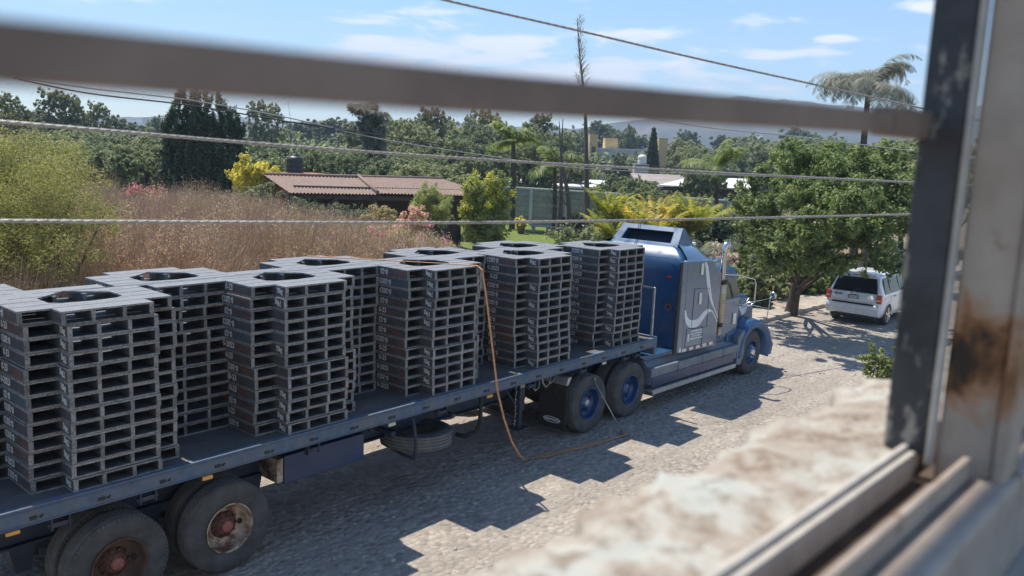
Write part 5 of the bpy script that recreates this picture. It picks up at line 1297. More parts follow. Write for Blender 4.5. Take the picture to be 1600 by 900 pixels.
# ================================================================== HOUSE, WALL, BUILDINGS
def tiled_house():
    eL, eM, eR = at(452, 306, 38), at(590, 305, 39.5), at(776, 303, 41); rL, rM, rR = at(412, 279, 45), at(560, 277, 46.5), at(690, 277, 47.5)
    z_e = (eL.z+eM.z+eR.z)/3; z_r = (rL.z+rM.z+rR.z)/3
    for v in (eL, eM, eR): v.z = z_e
    for v in (rL, rM, rR): v.z = z_r
    base = (eM+rM)/2; base.z = gz(base.x); o = thing('tiled_house', 'low house with long clay tiled roof and dark porch beyond the brush', 'house', base); base = Vector(base)
    def roof(a, b, c, d_, per=.16, lift=.03, name='roof'):
        """a-b lower edge, d_-c ridge"""
        L = (b-a).length; n = int(L/per)*6; V, F = [], []
        nrm = (b-a).cross(d_-a).normalized(); nrm = nrm if nrm.z > 0 else -nrm
        for j in range(13):
            v = j/12
            for i in range(n+1):
                u = i/n; p_ = (a.lerp(b, u)).lerp(d_.lerp(c, u), v)
                V.append(tuple(p_+nrm*(lift*math.sin(u*L/per*2*math.pi)+(.02 if j % 2 else 0))-base))
        for j in range(12):
            for i in range(n): F.append((j*(n+1)+i, j*(n+1)+i+1, (j+1)*(n+1)+i+1, (j+1)*(n+1)+i))
        return link(name, np_mesh(name, np.array(V), np.array(F), M['tile']), o, (0, 0, 0))
    roof(eL, eM, rM, rL); lift_ = Vector((0, 0, .06)); roof(eM+lift_, eR+lift_, rR+lift_, rM+lift_)
    back = Vector((rM.x-eM.x, rM.y-eM.y, 0))*.9
    roof(rL, rR, rR+back-Vector((0, 0, .9)), rL+back-Vector((0, 0, .9)))
    mb = MB(); mb.tube([rL+Vector((0, 0, .06))-base, rR+Vector((0, 0, .10))-base], .09, 8); mb.tube([eM+Vector((0, 0, .1))-base, rM+Vector((0, 0, .12))-base], .09, 8); mb.build('ridge_tiles', M['tile'], o, (0, 0, 0))
    ax = (eR-eL).normalized(); pr = Vector((-ax.y, ax.x, 0)); pr = pr if pr.dot(rM-eM) > 0 else -pr
    def wallbox(p, q, th, z0, z1, mat, name):
        d = (q-p).normalized(); n_ = Vector((-d.y, d.x, 0))*th; m_ = MB()
        b4 = [p-base, q-base, q-base+n_, p-base+n_]; m_.prism([(v.x, v.y) for v in b4], z0, z1, 'z'); return m_.build(name, M[mat], o, (0, 0, 0))
    h_ = z_e-base.z
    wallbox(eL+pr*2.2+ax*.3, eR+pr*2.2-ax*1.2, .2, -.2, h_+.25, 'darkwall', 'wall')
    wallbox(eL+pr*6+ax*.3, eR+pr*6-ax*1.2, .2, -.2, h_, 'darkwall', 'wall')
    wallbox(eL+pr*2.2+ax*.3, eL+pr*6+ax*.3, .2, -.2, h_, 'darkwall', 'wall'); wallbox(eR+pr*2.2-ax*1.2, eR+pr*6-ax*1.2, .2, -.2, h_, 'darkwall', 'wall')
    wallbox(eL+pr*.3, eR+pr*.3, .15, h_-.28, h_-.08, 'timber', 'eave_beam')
    L = (eR-eL).length
    for k in range(6):
        p_ = eL+ax*(.3+k*(L-.9)/5)+pr*.35-base; m_ = MB().box(p_.x-.12, p_.x+.12, p_.y-.12, p_.y+.12, -.2, h_-.1); m_.build('post', M['timber'], o, (0, 0, 0))
    for k in range(3):
        p_ = eL+ax*(3+k*3.2)+pr*2.17-base; d = ax*.45; m_ = MB(); m_.prism([(p_.x-d.x, p_.y-d.y), (p_.x+d.x, p_.y+d.y), (p_.x+d.x-pr.x*.05, p_.y+d.y-pr.y*.05), (p_.x-d.x-pr.x*.05, p_.y-d.y-pr.y*.05)], .9, 2.0, 'z'); m_.build('window', M['glass_dark'], o, (0, 0, 0))
    # tank behind the ridge on its brick plinth
    tp = at(461, 277, 47.5); pl = thing('brick_plinth', 'small red brick plinth behind the ridge carrying the black tank', 'plinth', (tp.x, tp.y, gz(tp.x)))
    hh = z_r+.1-pl.location.z; MB().box(-.9, 1.6, -.6, .6, -.1, hh).build('wall', M['brick_r'], pl, (0, 0, 0), bevel=.02)
    wt = thing('water_tank', 'black plastic water tank above the tiled roof', 'water tank', (tp.x, tp.y, z_r+.11))
    m_ = MB(); m_.lathe([(0, 0), (.46, 0), (.48, .05), (.48, .25), (.465, .28), (.48, .31), (.48, .55), (.465, .58), (.48, .61), (.47, .78), (.40, .88), (.25, .95), (.22, .97)], (0, 0, 0), 'z', 28); m_.build('body', M['tank_b'], wt, (0, 0, 0))
    MB().lathe([(.22, .96), (.23, .99), (.22, 1.04), (.15, 1.07), (0, 1.08)], (0, 0, 0), 'z', 20).build('lid', M['tank_b'], wt, (0, 0, 0))
    ap = at(468, 272, 47.8); an = thing('antenna_mast', 'thin antenna pole standing beside the black water tank', 'antenna', (ap.x, ap.y, z_r)); H = at(452, 158, 47.8).z-z_r
    MB().cyl((0, 0, -.5), (-.5, .4, H), .022, .012, seg=6).build('pole', M['steel'], an, (0, 0, 0))
tiled_house()
def block_wall():
    a, b = at(735, 346, 70), at(945, 349, 64); a.z = b.z = gz(60); o = thing('garden_wall', 'tall grey block wall with pilasters at the back of the lawn', 'wall', a)
    L = (b-a).length; H = 3.1; o.rotation_euler = (0, 0, math.atan2(b.y-a.y, b.x-a.x)); L *= 1.9; m_ = MB().box(-6, L, 0, .2, -.3, H); m_.build('blockwork', M['block'], o, (0, 0, 0))
    for k in range(9): MB().box(-4+k*3.2, -3.7+k*3.2, -.08, .0, -.3, H+.05).build('pilaster', M['plaster_g'], o, (0, 0, 0))
    MB().box(-6, L, -.04, .24, H, H+.10).build('coping', M['plaster_w'], o, (0, 0, 0))
block_wall()
def box_building(name, label, px0, px1, top, d, depth, mat, bot=None, roof=None, windows=0, cat='building', group=None, yaw=0, trim=.25):
    a, b = at(px0, top, d), at(px1, top, d); H = a.z-gz(70) if bot is None else a.z-at(px0, bot, d).z
    base = Vector(((a.x+b.x)/2, (a.y+b.y)/2, a.z-H)); W = (b-a).length; o = thing(name, label, cat, base, group); o.rotation_euler = (0, 0, math.atan2(b.y-a.y, b.x-a.x)+yaw)
    MB().box(-W/2, W/2, 0, depth, -.5, H).build('wall', M[mat], o, (0, 0, 0), bevel=.02)
    if roof: MB().box(-W/2-trim, W/2+trim, -trim, depth+trim, H, H+.18).build('roof', M[roof], o, (0, 0, 0))
    for k in range(windows):
        x = -W/2+W*(k+.5)/windows; MB().box(x-W*.12/max(1, windows)*2, x+W*.12/max(1, windows)*2, -.03, .05, H*.45, H*.8).build('window', M['glass_dark'], o, (0, 0, 0))
    return o
def slab_roof(name, label, pts, d0, d1, th, mat, dark):
    """low building with a slightly pitched roof: front edge pixels at distance d0, back edge at d1"""
    (x0, y0), (x1, y1), (x2, y2), (x3, y3) = pts; A, B, C, D = at(x0, y0, d0), at(x1, y1, d0), at(x2, y2, d1), at(x3, y3, d1); A.z = B.z = (A.z+B.z)/2; C.z = D.z = (C.z+D.z)/2
    base = (A+B+C+D)/4; base.z = gz(70); o = thing(name, label, 'building', base); m_ = MB(); top = [tuple(v-base) for v in (A, B, C, D)]; bt = [(x, y, z-th) for x, y, z in top]
    m_.add(top+bt, [(0, 1, 2, 3), (7, 6, 5, 4), (0, 4, 5, 1), (1, 5, 6, 2), (2, 6, 7, 3), (3, 7, 4, 0)]); m_.build('roof', M[mat], o, (0, 0, 0))
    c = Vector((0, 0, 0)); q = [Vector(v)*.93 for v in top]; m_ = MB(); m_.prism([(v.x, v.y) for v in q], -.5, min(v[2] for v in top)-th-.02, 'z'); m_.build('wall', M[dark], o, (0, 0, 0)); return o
slab_roof('long_shed', 'long low shed with brown weathered roof in the middle distance', ((1000, 290), (1112, 295), (1118, 276), (985, 270)), 92, 108, .25, 'roof_g', 'roof_d')
slab_roof('white_roofed_shed', 'low shed with bright white sheet roof left of the street tree', ((1030, 284), (1185, 300), (1180, 278), (1080, 278)), 76, 88, .12, 'roof_w', 'roof_d')
slab_roof('white_edged_annex', 'long pale flat roof beyond the garden wall', ((790, 284), (955, 296), (950, 284), (800, 274)), 84, 100, .2, 'roof_w', 'block')
box_building('brick_outbuilding', 'small red brick outbuilding beyond the garden wall', 812, 830, 268, 95, 4, 'brick_r', bot=300)
box_building('grey_house', 'pale grey two storey house beyond the sheds', 925, 1008, 232, 150, 9, 'plaster_g', roof='plaster_w', windows=3, trim=.05)
box_building('yellow_stair_tower', 'narrow yellow tower on the left of the grey house', 922, 935, 211, 149, 4, 'plaster_y', roof='plaster_y', windows=1, trim=.02)
box_building('yellow_roof_room', 'square yellow rooftop room on the grey house', 946, 966, 217, 152, 4, 'plaster_y', roof='plaster_y', windows=1, trim=.02)
box_building('yellow_slab_wall', 'tall narrow yellow wall right of the dark pine', 1030, 1044, 217, 135, 3, 'plaster_y', roof='plaster_y', trim=.02)
wt = at(1003, 256, 112); o = thing('water_tank', 'white plastic water tank left of the dark pine', 'water tank', wt)
m_ = MB(); m_.lathe([(0, 0), (.58, 0), (.60, .06), (.60, .5), (.585, .53), (.60, .56), (.59, .95), (.50, 1.08), (.3, 1.16), (.25, 1.18)], (0, 0, 0), 'z', 24); m_.build('body', M['tank_w'], o, (0, 0, 0)); MB().lathe([(.25, 1.17), (.25, 1.25), (0, 1.3)], (0, 0, 0), 'z', 18).build('lid', M['tank_w'], o, (0, 0, 0))
box_building('tank_tower', 'small grey block tower carrying the white water tank', 992, 1014, 256, 111.4, 1.8, 'plaster_g')
box_building('distant_white_house', 'tiny white house far away left of the cypress', 222, 244, 183, 500, 9, 'plaster_w', bot=192)
for i, (px, py) in enumerate(((1085, 215), (1140, 222), (1200, 212), (980, 212), (1180, 240))):
    box_building('distant_house', ['far house roof above the shed', 'second far house, right of centre', 'far house near the street tree top', 'far house behind the pine', 'far house just left of the street tree'][i], px-9, px+9, py, 420, 10, 'plaster_w', bot=py+8, group='houses far across the valley')
# garden furniture on the lawn
for i, (px, py) in enumerate(((845, 358), (868, 357))):
    b = at(px, py, 60); b.z = gz(b.x)+.03; o = thing('garden_bench', ['pale stone bench on the lawn, the left one', 'pale stone bench on the lawn, the right one'][i], 'bench', b, 'stone benches on the lawn')
    o.rotation_euler = (0, 0, R(-38+20*i)); MB().box(-.75, .75, -.22, .22, .40, .50).build('seat', M['bench'], o, (0, 0, 0), bevel=.01)
    for x in (-.55, .55): MB().box(x-.1, x+.1, -.18, .18, 0, .398).build('leg', M['bench'], o, (0, 0, 0), bevel=.01)
for i, (px, py, mt, lb) in enumerate(((814, 357, 'lf_yellow', 'potted pale plant left of the garden benches'), (878, 362, 'lf_purple', 'potted purple plant right of the garden benches'), (905, 364, 'lf_purple', 'larger purple plant by the dead trunks'))):
    b = at(px, py, 58); b.z = gz(b.x)+.03; o = thing('potted_plant', lb, 'plant', b, 'potted plants on the lawn'); MB().lathe([(0, 0), (.22, 0), (.30, .45), (.33, .5), (.27, .5)], (0, 0, 0), 'z', 18).build('pot', M['pot'], o, (0, 0, 0))
    link('foliage', crown_mesh('pot_plant', [((0, 0, .85), (.5, .5, .38))], 900, .09, M[mt], i+90, 30), o, (0, 0, 0))

# ---------------------------------------------------------------- background trees: a few kinds, then copies
names = {}
def far_tree_protos():
    P = {}
    for k, (shape, mat, w_, n, sz, cf, seed) in {'round': ('round', 'lf_far', .95, 26000, .016, .12, 101), 'pale': ('round', 'lf_far_b', .9, 26000, .016, .10, 102), 'tall': ('tall', 'lf_far', .5, 20000, .013, .10, 103),
                                                 'sparse': ('sparse', 'lf_far_b', .42, 11000, .009, .30, 104), 'wide': ('wide', 'lf_far', 1.5, 34000, .018, .08, 105), 'dark': ('round', 'lf_far_d', .8, 22000, .016, .08, 106)}.items():
        P[k] = tree({'sparse': 'sparse_tree'}.get(k, 'broadleaf_tree'), 'x', (0, 0, -500), 1.0, w_, n, sz, mat, seed, shape=shape, crown_from=cf, trunk_r=.02 if k != 'sparse' else .014, aspect=.6)
    return P
PR = far_tree_protos(); used = set()
def put(kind, px, top, d, wf, label, rot=0, bot=None):
    t = at(px, top, d); z0 = gz(t.x) if bot is None else at(px, bot, d).z
    H = max(1.0, t.z-z0)
    if kind not in used: o = PR[kind]; used.add(kind)
    else: o = copy_tree(PR[kind])
    o.location = (t.x, t.y, z0); o.scale = (H*wf, H*wf, H); o.rotation_euler = (0, 0, rot); o['label'] = label; o['category'] = 'tree'; o['group'] = 'trees of the valley beyond the garden'
    return o
rt_ = random.Random(5)
def pos(px):
    return 'left of the cypress' if px < 250 else 'behind the cypress' if px < 385 else 'above the left of the tiled roof' if px < 470 else 'above the tiled roof' if px < 640 else 'above the right end of the tiled roof' if px < 770 else 'above the garden wall' if px < 920 else 'near the yellow buildings' if px < 1050 else 'above the white shed roof' if px < 1180 else 'behind the street tree'
K2 = {'round': 'rounded green tree', 'pale': 'pale green tree', 'tall': 'upright green tree', 'sparse': 'thin sparse tree', 'wide': 'broad spreading tree', 'dark': 'dark green tree'}
spec = [  # kind, px, top, distance, width factor
 ('pale', 575, 178, 110, .8), ('round', 612, 176, 118, .9), ('pale', 640, 180, 105, .8), ('sparse', 675, 165, 110, 1.4), ('pale', 705, 184, 115, .9), ('round', 740, 186, 105, .8), ('sparse', 760, 168, 120, 1.4), ('round', 790, 188, 118, .9), ('pale', 822, 186, 100, .7), ('sparse', 845, 175, 125, 1.4), ('round', 868, 196, 120, .8), ('pale', 660, 200, 88, .9), ('round', 720, 206, 86, .9), ('round', 780, 214, 84, .8), ('pale', 600, 215, 84, .9),
 ('wide', 530, 232, 62, .95), ('round', 610, 240, 58, 1.1), ('pale', 470, 248, 60, 1.2), ('round', 690, 246, 52, 1.3), ('wide', 650, 232, 75, .8), ('pale', 735, 236, 80, 1.0), ('round', 700, 225, 95, 1.0),
 ('pale', 560, 226, 85, 1.0), ('round', 500, 222, 95, 1.0), ('dark', 440, 226, 90, 1.0), ('pale', 410, 218, 100, 1.0), ('round', 620, 212, 120, 1.0), ('tall', 660, 205, 130, 1.2), ('round', 770, 225, 100, 1.0), ('pale', 835, 215, 78, .75), ('round', 800, 205, 120, .8),
 ('pale', 890, 232, 90, .9), ('tall', 850, 205, 150, 1.2), ('pale', 958, 268, 72, 1.0), ('round', 1000, 272, 66, 1.0), ('pale', 1010, 285, 58, 1.1), ('dark', 967, 236, 130, 1.0), ('pale', 1060, 212, 150, 1.0), ('round', 1088, 222, 140, 1.1), ('wide', 1110, 235, 120, .9),
 ('pale', 1075, 250, 110, .9), ('round', 1150, 228, 130, 1.1), ('pale', 1105, 240, 75, .7), ('tall', 1190, 232, 120, 1.3), ('round', 1220, 215, 150, 1.2), ('round', 1175, 205, 220, 1.2), ('dark', 1130, 208, 230, 1.2), ('dark', 1075, 200, 260, 1.2), ('dark', 1000, 208, 240, 1.2), ('tall', 985, 195, 200, 1.0), ('tall', 968, 203, 210, 1.0),
 ('dark', 935, 185, 230, 1.2), ('round', 900, 195, 230, 1.3), ('round', 760, 190, 230, 1.1), ('sparse', 735, 178, 180, 1.0), ('sparse', 770, 182, 190, 1.0), ('sparse', 660, 175, 170, 1.3), ('round', 635, 188, 210, 1.2), ('sparse', 700, 180, 200, 1.0), ('round', 590, 192, 220, 1.3),
 ('sparse', 400, 155, 120, 1.2), ('sparse', 425, 160, 125, 1.1), ('dark', 520, 180, 200, 1.2), ('dark', 490, 184, 190, 1.3), ('dark', 545, 190, 210, 1.2), ('dark', 460, 188, 180, 1.3), ('round', 430, 195, 160, 1.3),
 ('sparse', 5, 142, 95, 1.4), ('sparse', 88, 138, 100, 1.5), ('sparse', 108, 145, 103, 1.2), ('sparse', 155, 158, 110, 1.2), ('dark', 130, 172, 120, 1.1), ('dark', 30, 162, 110, 1.3), ('dark', 60, 165, 118, 1.3), ('dark', 178, 176, 120, .9), ('dark', 205, 188, 140, 1.2), ('round', 230, 190, 150, 1.3), ('dark', -10, 170, 100, 1.3),
 ('tall', 245, 180, 150, .8), ('tall', 233, 188, 160, .7), ('round', 120, 195, 85, 1.6), ('wide', 160, 205, 80, 1.2), ('pale', 225, 208, 72, 1.2), ('round', 60, 195, 70, 1.4), ('wide', 100, 212, 60, 1.1), ('round', 190, 218, 62, 1.2), ('pale', 215, 232, 52, 1.0), ('dark', 150, 215, 66, 1.1), ('round', 238, 215, 58, 1.2),
 ('round', 395, 225, 75, 1.3), ('wide', 425, 238, 62, 1.1), ('pale', 20, 215, 50, 1.2), ('dark', 1245, 195, 260, 1.3), ('round', 1300, 205, 200, 1.3), ('round', 1430, 205, 60, 1.1), ('round', 1500, 200, 60, 1.1), ('pale', 1190, 300, 55, 1.1), ('round', 1160, 315, 50, 1.0), ('dark', 945, 320, 55, 1.2), ('dark', 900, 330, 62, .9), ('dark', 1085, 320, 50, 1.1)]
cnt = {}
words = ['', 'shorter ', 'taller ', 'fuller ', 'slighter ', 'farther ', 'hazier ', 'looser ', 'denser ', 'lower ', 'narrower ', 'wider ', 'nearer ', 'rougher ', 'softer ']
refs = [(-30, 'at the very left edge'), (20, 'near the left edge'), (60, 'above the mesquite bush'), (100, 'above the right part of the mesquite bush'), (140, 'in the gap right of the mesquite bush'), (175, 'between bush and cypress'), (210, 'close to the far white house'), (240, 'touching the left of the cypress'), (400, 'touching the right of the cypress'), (430, 'above the yellow bush'),
        (465, 'behind the black tank'), (500, 'right of the black tank'), (535, 'left of the shaggy palm'), (570, 'behind the shaggy palm'), (610, 'right of the shaggy palm'), (650, 'above the rounded willow shrub'), (690, 'above the roof end'), (735, 'above the yellow topped tree'), (770, 'right of the yellow topped tree'), (805, 'behind the tall garden palm'), (845, 'between the garden palms'),
        (890, 'behind the leaning bare trunk'), (935, 'by the narrow yellow tower'), (967, 'before the grey house'), (1000, 'left of the pine'), (1060, 'right of the yellow slab wall'), (1085, 'above the shed'), (1110, 'above the white shed'), (1150, 'left above the street tree'), (1190, 'at the street tree left shoulder'), (1230, 'behind the street tree top'), (1300, 'behind the street tree'), (1430, 'beside the dark post'), (1500, 'behind the window frame')]
for i, (k, px, top, d, wf) in enumerate(spec):
    ref = min(refs, key=lambda r_: abs(r_[0]-px))[1]; key_ = (k, ref); c_ = cnt.get(key_, 0); cnt[key_] = c_+1
    dist = 'far ' if d > 170 else 'distant ' if d > 100 else 'nearby '
    lab = f"{words[c_]}{dist}{K2[k]} {ref}"
    put(k, px, top, d, wf, lab, rt_.uniform(0, 6.28))
for k in PR:
    if k not in used: 
        for ch in list(PR[k].children): bpy.data.objects.remove(ch)
        bpy.data.objects.remove(PR[k])
# far woodland that reads as one mass
def woods():
    g = rng(77); cl = []
    for k in range(900):
        px = g.uniform(-150, 1450); d = g.choice([150, 200, 260, 340, 450, 600])*g.uniform(.85, 1.15); t = at(px, 230, d); h_ = g.uniform(3.5, 7.5); r = g.uniform(3, 6)
        cl.append(((t.x, t.y, gz(t.x)+h_*.5), (r, r, h_*.62)))
    P, D, ix = cloud(cl, 150000, g, .7); P = P[P[:, 2] > -2]; D = np.zeros_like(P); D[:, 2] = .6
    V, F = quads_at(P, D, .42, g, .6, .8)
    o = link('far_woodland', np_mesh('woods', V, F, M['lf_far'], g.random(len(F))*.8+.1)); tag(o, 'far woodland covering the valley floor below the hills', 'woodland', kind='stuff')
woods()

# white litter sacks behind the trailer
for i, (x, y, s) in enumerate(((9.7, 2.55, .24), (10.15, 2.45, .28), (8.9, 2.62, .16))):
    g = rng(200+i); m_ = MB(); rings = []
    for j in range(8):
        v = j/7; r = math.sin(math.pi*min(1, v*.92+.06))*s*(1+.1*math.sin(j*3)); rings.append([(r*(1+.25*g.normal()*.5)*math.cos(R(a)), r*(1+.25*g.normal()*.5)*math.sin(R(a))*1.2, v*s*.9) for a in range(0, 360, 24)])
    m_.loft(rings, smooth=False); o = m_.build('plastic_sack', M['plastic_w']); o.location = (x, y, 0)
    tag(o, ['crumpled white sack on the ground behind the landing leg', 'larger white sack lying under the trailer edge', 'small white scrap beyond the spare tyre'][i], 'sack', 'white sacks lying behind the trailer')
# loose stones
def stones():
    g = rng(91); m_ = MB()
    for k in range(900):
        x, y = g.uniform(-1, 26), g.uniform(-5, 2.7); s = .012+.03*g.random()**3
        a = g.uniform(0, 6.3); pts = []
        rings = [[(x+r_*s*math.cos(a+t), y+r_*s*math.sin(a+t)*.7, gz(x)-.004+z_*s) for t in (0, 1.1, 2.3, 3.3, 4.4, 5.4)] for r_, z_ in ((1, 0), (.9, .4), (.45, .7))]
        m_.loft(rings, smooth=False)
    tag(m_.build('loose_stones', M['kerb'], fix=False), 'loose stones scattered over the cobbled road', 'stones', kind='stuff')
stones()

# ================================================================== OVERHEAD WIRES
def wire(name, label, pts, r, mat, strands=0, group=None, sub=14):
    P = [at(*p_) for p_ in pts]; fine = []
    for i in range(len(P)-1):
        p0, p1, p2, p3 = P[max(0, i-1)], P[i], P[i+1], P[min(len(P)-1, i+2)]
        for k in range(sub): t = k/sub; fine.append(.5*((2*p1)+(-p0+p2)*t+(2*p0-5*p1+4*p2-p3)*t*t+(-p0+3*p1-3*p2+p3)*t**3))
    fine.append(P[-1]); base = fine[0].copy(); mb = MB()
    if strands:
        acc = [0]
        for a, b in zip(fine, fine[1:]): acc.append(acc[-1]+(b-a).length)
        L = acc[-1]; n = int(L/.022); pitch = .16
        fx = [np.interp(np.linspace(0, L, n), acc, [f[j] for f in fine]) for j in range(3)]
        C = np.stack(fx, 1); dirv = (C[-1]-C[0])/np.linalg.norm(C[-1]-C[0]); a = np.cross(dirv, [0, 0, 1]); a /= np.linalg.norm(a); b = np.cross(a, dirv); s_ = np.linspace(0, L, n)
        V, F = [], []
        for q in range(strands):
            ph = 2*np.pi*(s_/pitch+q/strands); c = C+(a*np.cos(ph)[:, None]+b*np.sin(ph)[:, None])*r*.52
            for k in range(5):
                t = 2*np.pi*k/5; V.append(c+(a*math.cos(t)+b*math.sin(t))*r*.5)
        V = np.array(V); nn = n
        for q in range(strands):
            for k in range(5):
                i0 = (q*5+k)*nn; i1 = (q*5+(k+1) % 5)*nn; ii = np.arange(nn-1); F.append(np.stack([i0+ii, i0+ii+1, i1+ii+1, i1+ii], 1))
        me = np_mesh(name, V.reshape(-1, 3)-np.array(base), np.concatenate(F), mat); me.polygons.foreach_set('use_smooth', [True]*len(me.polygons)); o = link(name, me)
    else: o = mb.tube([f-base for f in fine], r, 6).build(name, mat, fix=False)
    o.location = base; return tag(o, label, 'cable', group)
GW = 'cables crossing in front of the view'
wire('overhead_cable', 'steel cable sloping down across the sky from the top centre to the right', [(560, -34, 3.4), (690, -1, 3.5), (900, 47, 3.8), (1100, 94, 4.1), (1300, 138, 4.5), (1440, 169, 4.8), (1560, 195, 5.1)], .0056, M['cable'], 4, GW)
wire('overhead_cable', 'thick twisted steel cable crossing above the tiled roof', [(-120, 180, 2.5), (0, 190, 2.6), (200, 207, 2.8), (400, 224, 3.1), (600, 239, 3.4), (800, 252, 3.8), (1000, 263, 4.2), (1200, 274, 4.6), (1425, 285, 5.1), (1560, 292, 5.4)], .0064, M['cable'], 5, GW)
wire('overhead_cable', 'lowest pale twisted cable passing just over the truck roof', [(-120, 344, 2.4), (0, 345, 2.5), (300, 347, 2.8), (600, 348, 3.1), (800, 347, 3.4), (1000, 344, 3.8), (1200, 340, 4.3), (1420, 335, 4.9), (1560, 332, 5.2)], .0062, M['cable'], 5, GW)
wire('thin_wire', 'upper thin dark wire sagging from the upper left', [(20, 122, 9), (140, 146, 9.6), (300, 165, 10.5), (450, 190, 11.5), (600, 212, 13), (760, 236, 15), (900, 252, 17), (1100, 265, 20), (1440, 290, 26)], .009, M['cable_dk'], 0, 'thin wires')
wire('thin_wire', 'pale thin wire just below the upper dark wire', [(20, 120, 9), (140, 138, 9.6), (300, 157, 10.5), (450, 184, 11.5), (600, 218, 13), (760, 243, 15), (900, 262, 17), (1100, 272, 20), (1440, 284, 26)], .008, M['cable'], 0, 'thin wires')
wire('thin_wire', 'short thin wire seen under the bar at the upper right', [(950, 172, 12), (1090, 197, 13), (1250, 214, 14), (1430, 236, 16), (1560, 248, 17)], .009, M['cable'], 0, 'thin wires')

# ================================================================== WINDOW the photo is taken through (local axes: u along the wall, v outwards, z up, origin at the lens height)
WA = R(-2.3)
def wthing(name, label, cat): 
    o = thing(name, label, cat, tuple(CAM)); o.rotation_euler = (0, 0, WA); return o
b = wthing('window_bar', 'out of focus brown metal bar crossing the whole window opening', 'bar')
mb = MB(); rings = []
for u, z in ((-.9, .004), (.08, .0235), (.265, .027), (.6, .037), (.897, .0445)):
    rings.append([(u, .271, z-.0092), (u, .289, z-.0092), (u, .289, z+.0092), (u, .271, z+.0092)])
mb.loft(rings, smooth=False).build('rail', M['bar'], b, (0, 0, 0), bevel=.002)
MB().box(.80, .897, .268, .292, .031, .057).build('weld_sleeve', M['bar'], b, (0, 0, 0), bevel=.002)
p_ = wthing('grille_post', 'dark flaking metal post standing on the sill at the right', 'post')
mb = MB().box(.898, .912, .238, .279, -.292, .95); mb.build('post_plate', M['post'], p_, (0, 0, 0), bevel=.002)
f_ = wthing('window_frame', 'rusty beige steel window frame around the opening at the right and bottom', 'window frame')
mb = MB(); mb.box(.895, .905, .229, .2365, -.30, .95); mb.build('edge_flange', M['lip'], f_, (0, 0, 0), bevel=.002)
mb = MB(); mb.box(.903, .955, .176, .2285, -.335, .95); mb.build('mullion', M['winframe'], f_, (0, 0, 0), bevel=.004)
mb = MB(); mb.box(.897, .96, .164, .1755, -.315, .95); mb.build('mullion_inner_flange', M['winframe'], f_, (0, 0, 0), bevel=.004)
mb = MB(); mb.box(-.8, .895, .252, .2585, -.325, -.282); mb.build('outer_lip', M['lip'], f_, (0, 0, 0), bevel=.002)
mb = MB(); mb.box(-.8, .8945, .2445, .2518, -.325, -.288); mb.build('outer_track', M['lip'], f_, (0, 0, 0), bevel=.001)
mb = MB(); mb.box(-.8, 2.2, .2005, .2445, -.335, -.318); mb.build('track_floor', M['dirt_and_dark'], f_, (0, 0, 0))
mb = MB(); mb.box(-.8, .893, .1925, .2002, -.34, -.279); mb.build('inner_track', M['winframe'], f_, (0, 0, 0), bevel=.002)
mb = MB(); mb.box(-.8, 2.2, .155, .192, -.40, -.300); mb.build('inner_rail', M['winframe'], f_, (0, 0, 0), bevel=.006)
mb = MB(); mb.box(.965, 2.2, .1925, .2002, -.34, -.270); mb.box(.965, 2.2, .2445, .2585, -.33, -.270); mb.build('second_track', M['winframe'], f_, (0, 0, 0), bevel=.002)
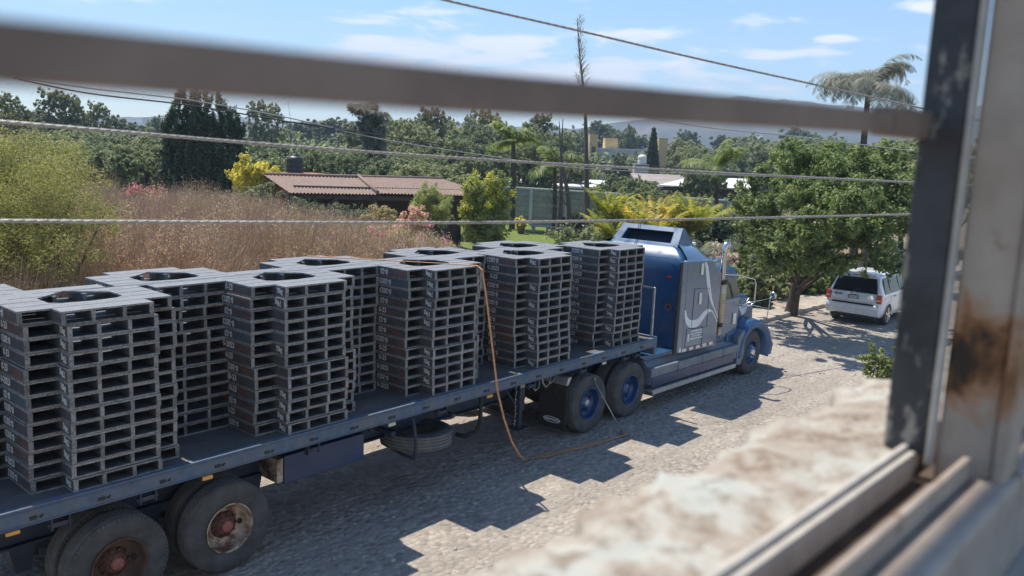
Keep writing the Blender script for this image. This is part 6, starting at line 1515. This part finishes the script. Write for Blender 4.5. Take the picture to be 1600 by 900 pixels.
# concrete ledge outside with a chipped edge
s_ = wthing('window_ledge', 'rough chipped ledge with flaking white paint outside the window', 'ledge'); g = rng(5)
us = np.arange(-.8, 2.6, .012); vs = np.linspace(.2595, .402, 14); V = []; nu, nv = len(us), len(vs)
lump = lambda a, b_: .45*(.004*math.sin(a*31+b_*40)+.003*math.sin(a*67-b_*90)+.0025*math.sin(a*141+b_*33))
for j, v in enumerate(vs):
    for i, u in enumerate(us):
        e = (j/(nv-1))**4; V.append((u, v+e*(.010*math.sin(u*23)+.008*math.sin(u*57+1)+.006*math.sin(u*131)), -.2925+lump(u, v)-.012*e-.0*v+.0015*g.normal()))
for i, u in enumerate(us): V.append((u+.0, V[(nv-1)*nu+i][1]+.006, -.33))
for i, u in enumerate(us): V.append((u, .385, -.45))
F = np.array([(j*nu+i, j*nu+i+1, (j+1)*nu+i+1, (j+1)*nu+i) for j in range(nv+1) for i in range(nu-1)]); me = np_mesh('ledge', np.array(V), F, M['sill']); me.polygons.foreach_set('use_smooth', [True]*len(F)); link('ledge_top', me, s_, (0, 0, 0))
MB().box(-.8, 2.6, .2592, .384, -.46, -.31).build('ledge_core', M['housewall'], s_, (0, 0, 0))
hw = wthing('house_wall', 'plastered house wall below the window', 'wall')
MB().box(-3, 4.5, .13, .375, -4.9, -.405).build('outer_wall', M['housewall'], hw, (0, 0, 0))
MB().box(-3, 4.5, -.04, .154, -.46, -.404).build('inner_sill', M['housewall'], hw, (0, 0, 0), bevel=.01)
MB().box(2.2, 4.5, .13, .375, -.404, 1.3).build('side_wall', M['housewall'], hw, (0, 0, 0)); MB().box(-3, -.8, .13, .375, -.404, 1.3).build('side_wall', M['housewall'], hw, (0, 0, 0))
MB().box(-3, 4.5, .13, .375, .95, 1.3).build('lintel', M['housewall'], hw, (0, 0, 0))

MB().box(-3, 4.5, .13, 1.32, 2.12, 2.24).build('added_eave', M['housewall'], hw, (0, 0, 0)); MB().box(-3, 4.5, .13, .375, 1.301, 2.118).build('upper_wall', M['housewall'], hw, (0, 0, 0))  # unseen eave, added so that its shadow falls on the inner window rail
# ================================================================== haze
hz = MB().box(-450, 2480, -450, 2480, -45, 240).build('haze', None); tag(hz, kind='stuff')
hm = bpy.data.materials.new('valley_haze'); hm.use_nodes = True; t_ = hm.node_tree; t_.nodes.clear()
ou = t_.nodes.new('ShaderNodeOutputMaterial'); pv = t_.nodes.new('ShaderNodeVolumePrincipled'); pv.inputs['Color'].default_value = (.58, .74, .97, 1); pv.inputs['Density'].default_value = .00046
t_.links.new(pv.outputs[0], ou.inputs['Volume']); hz.data.materials.clear(); hz.data.materials.append(hm)
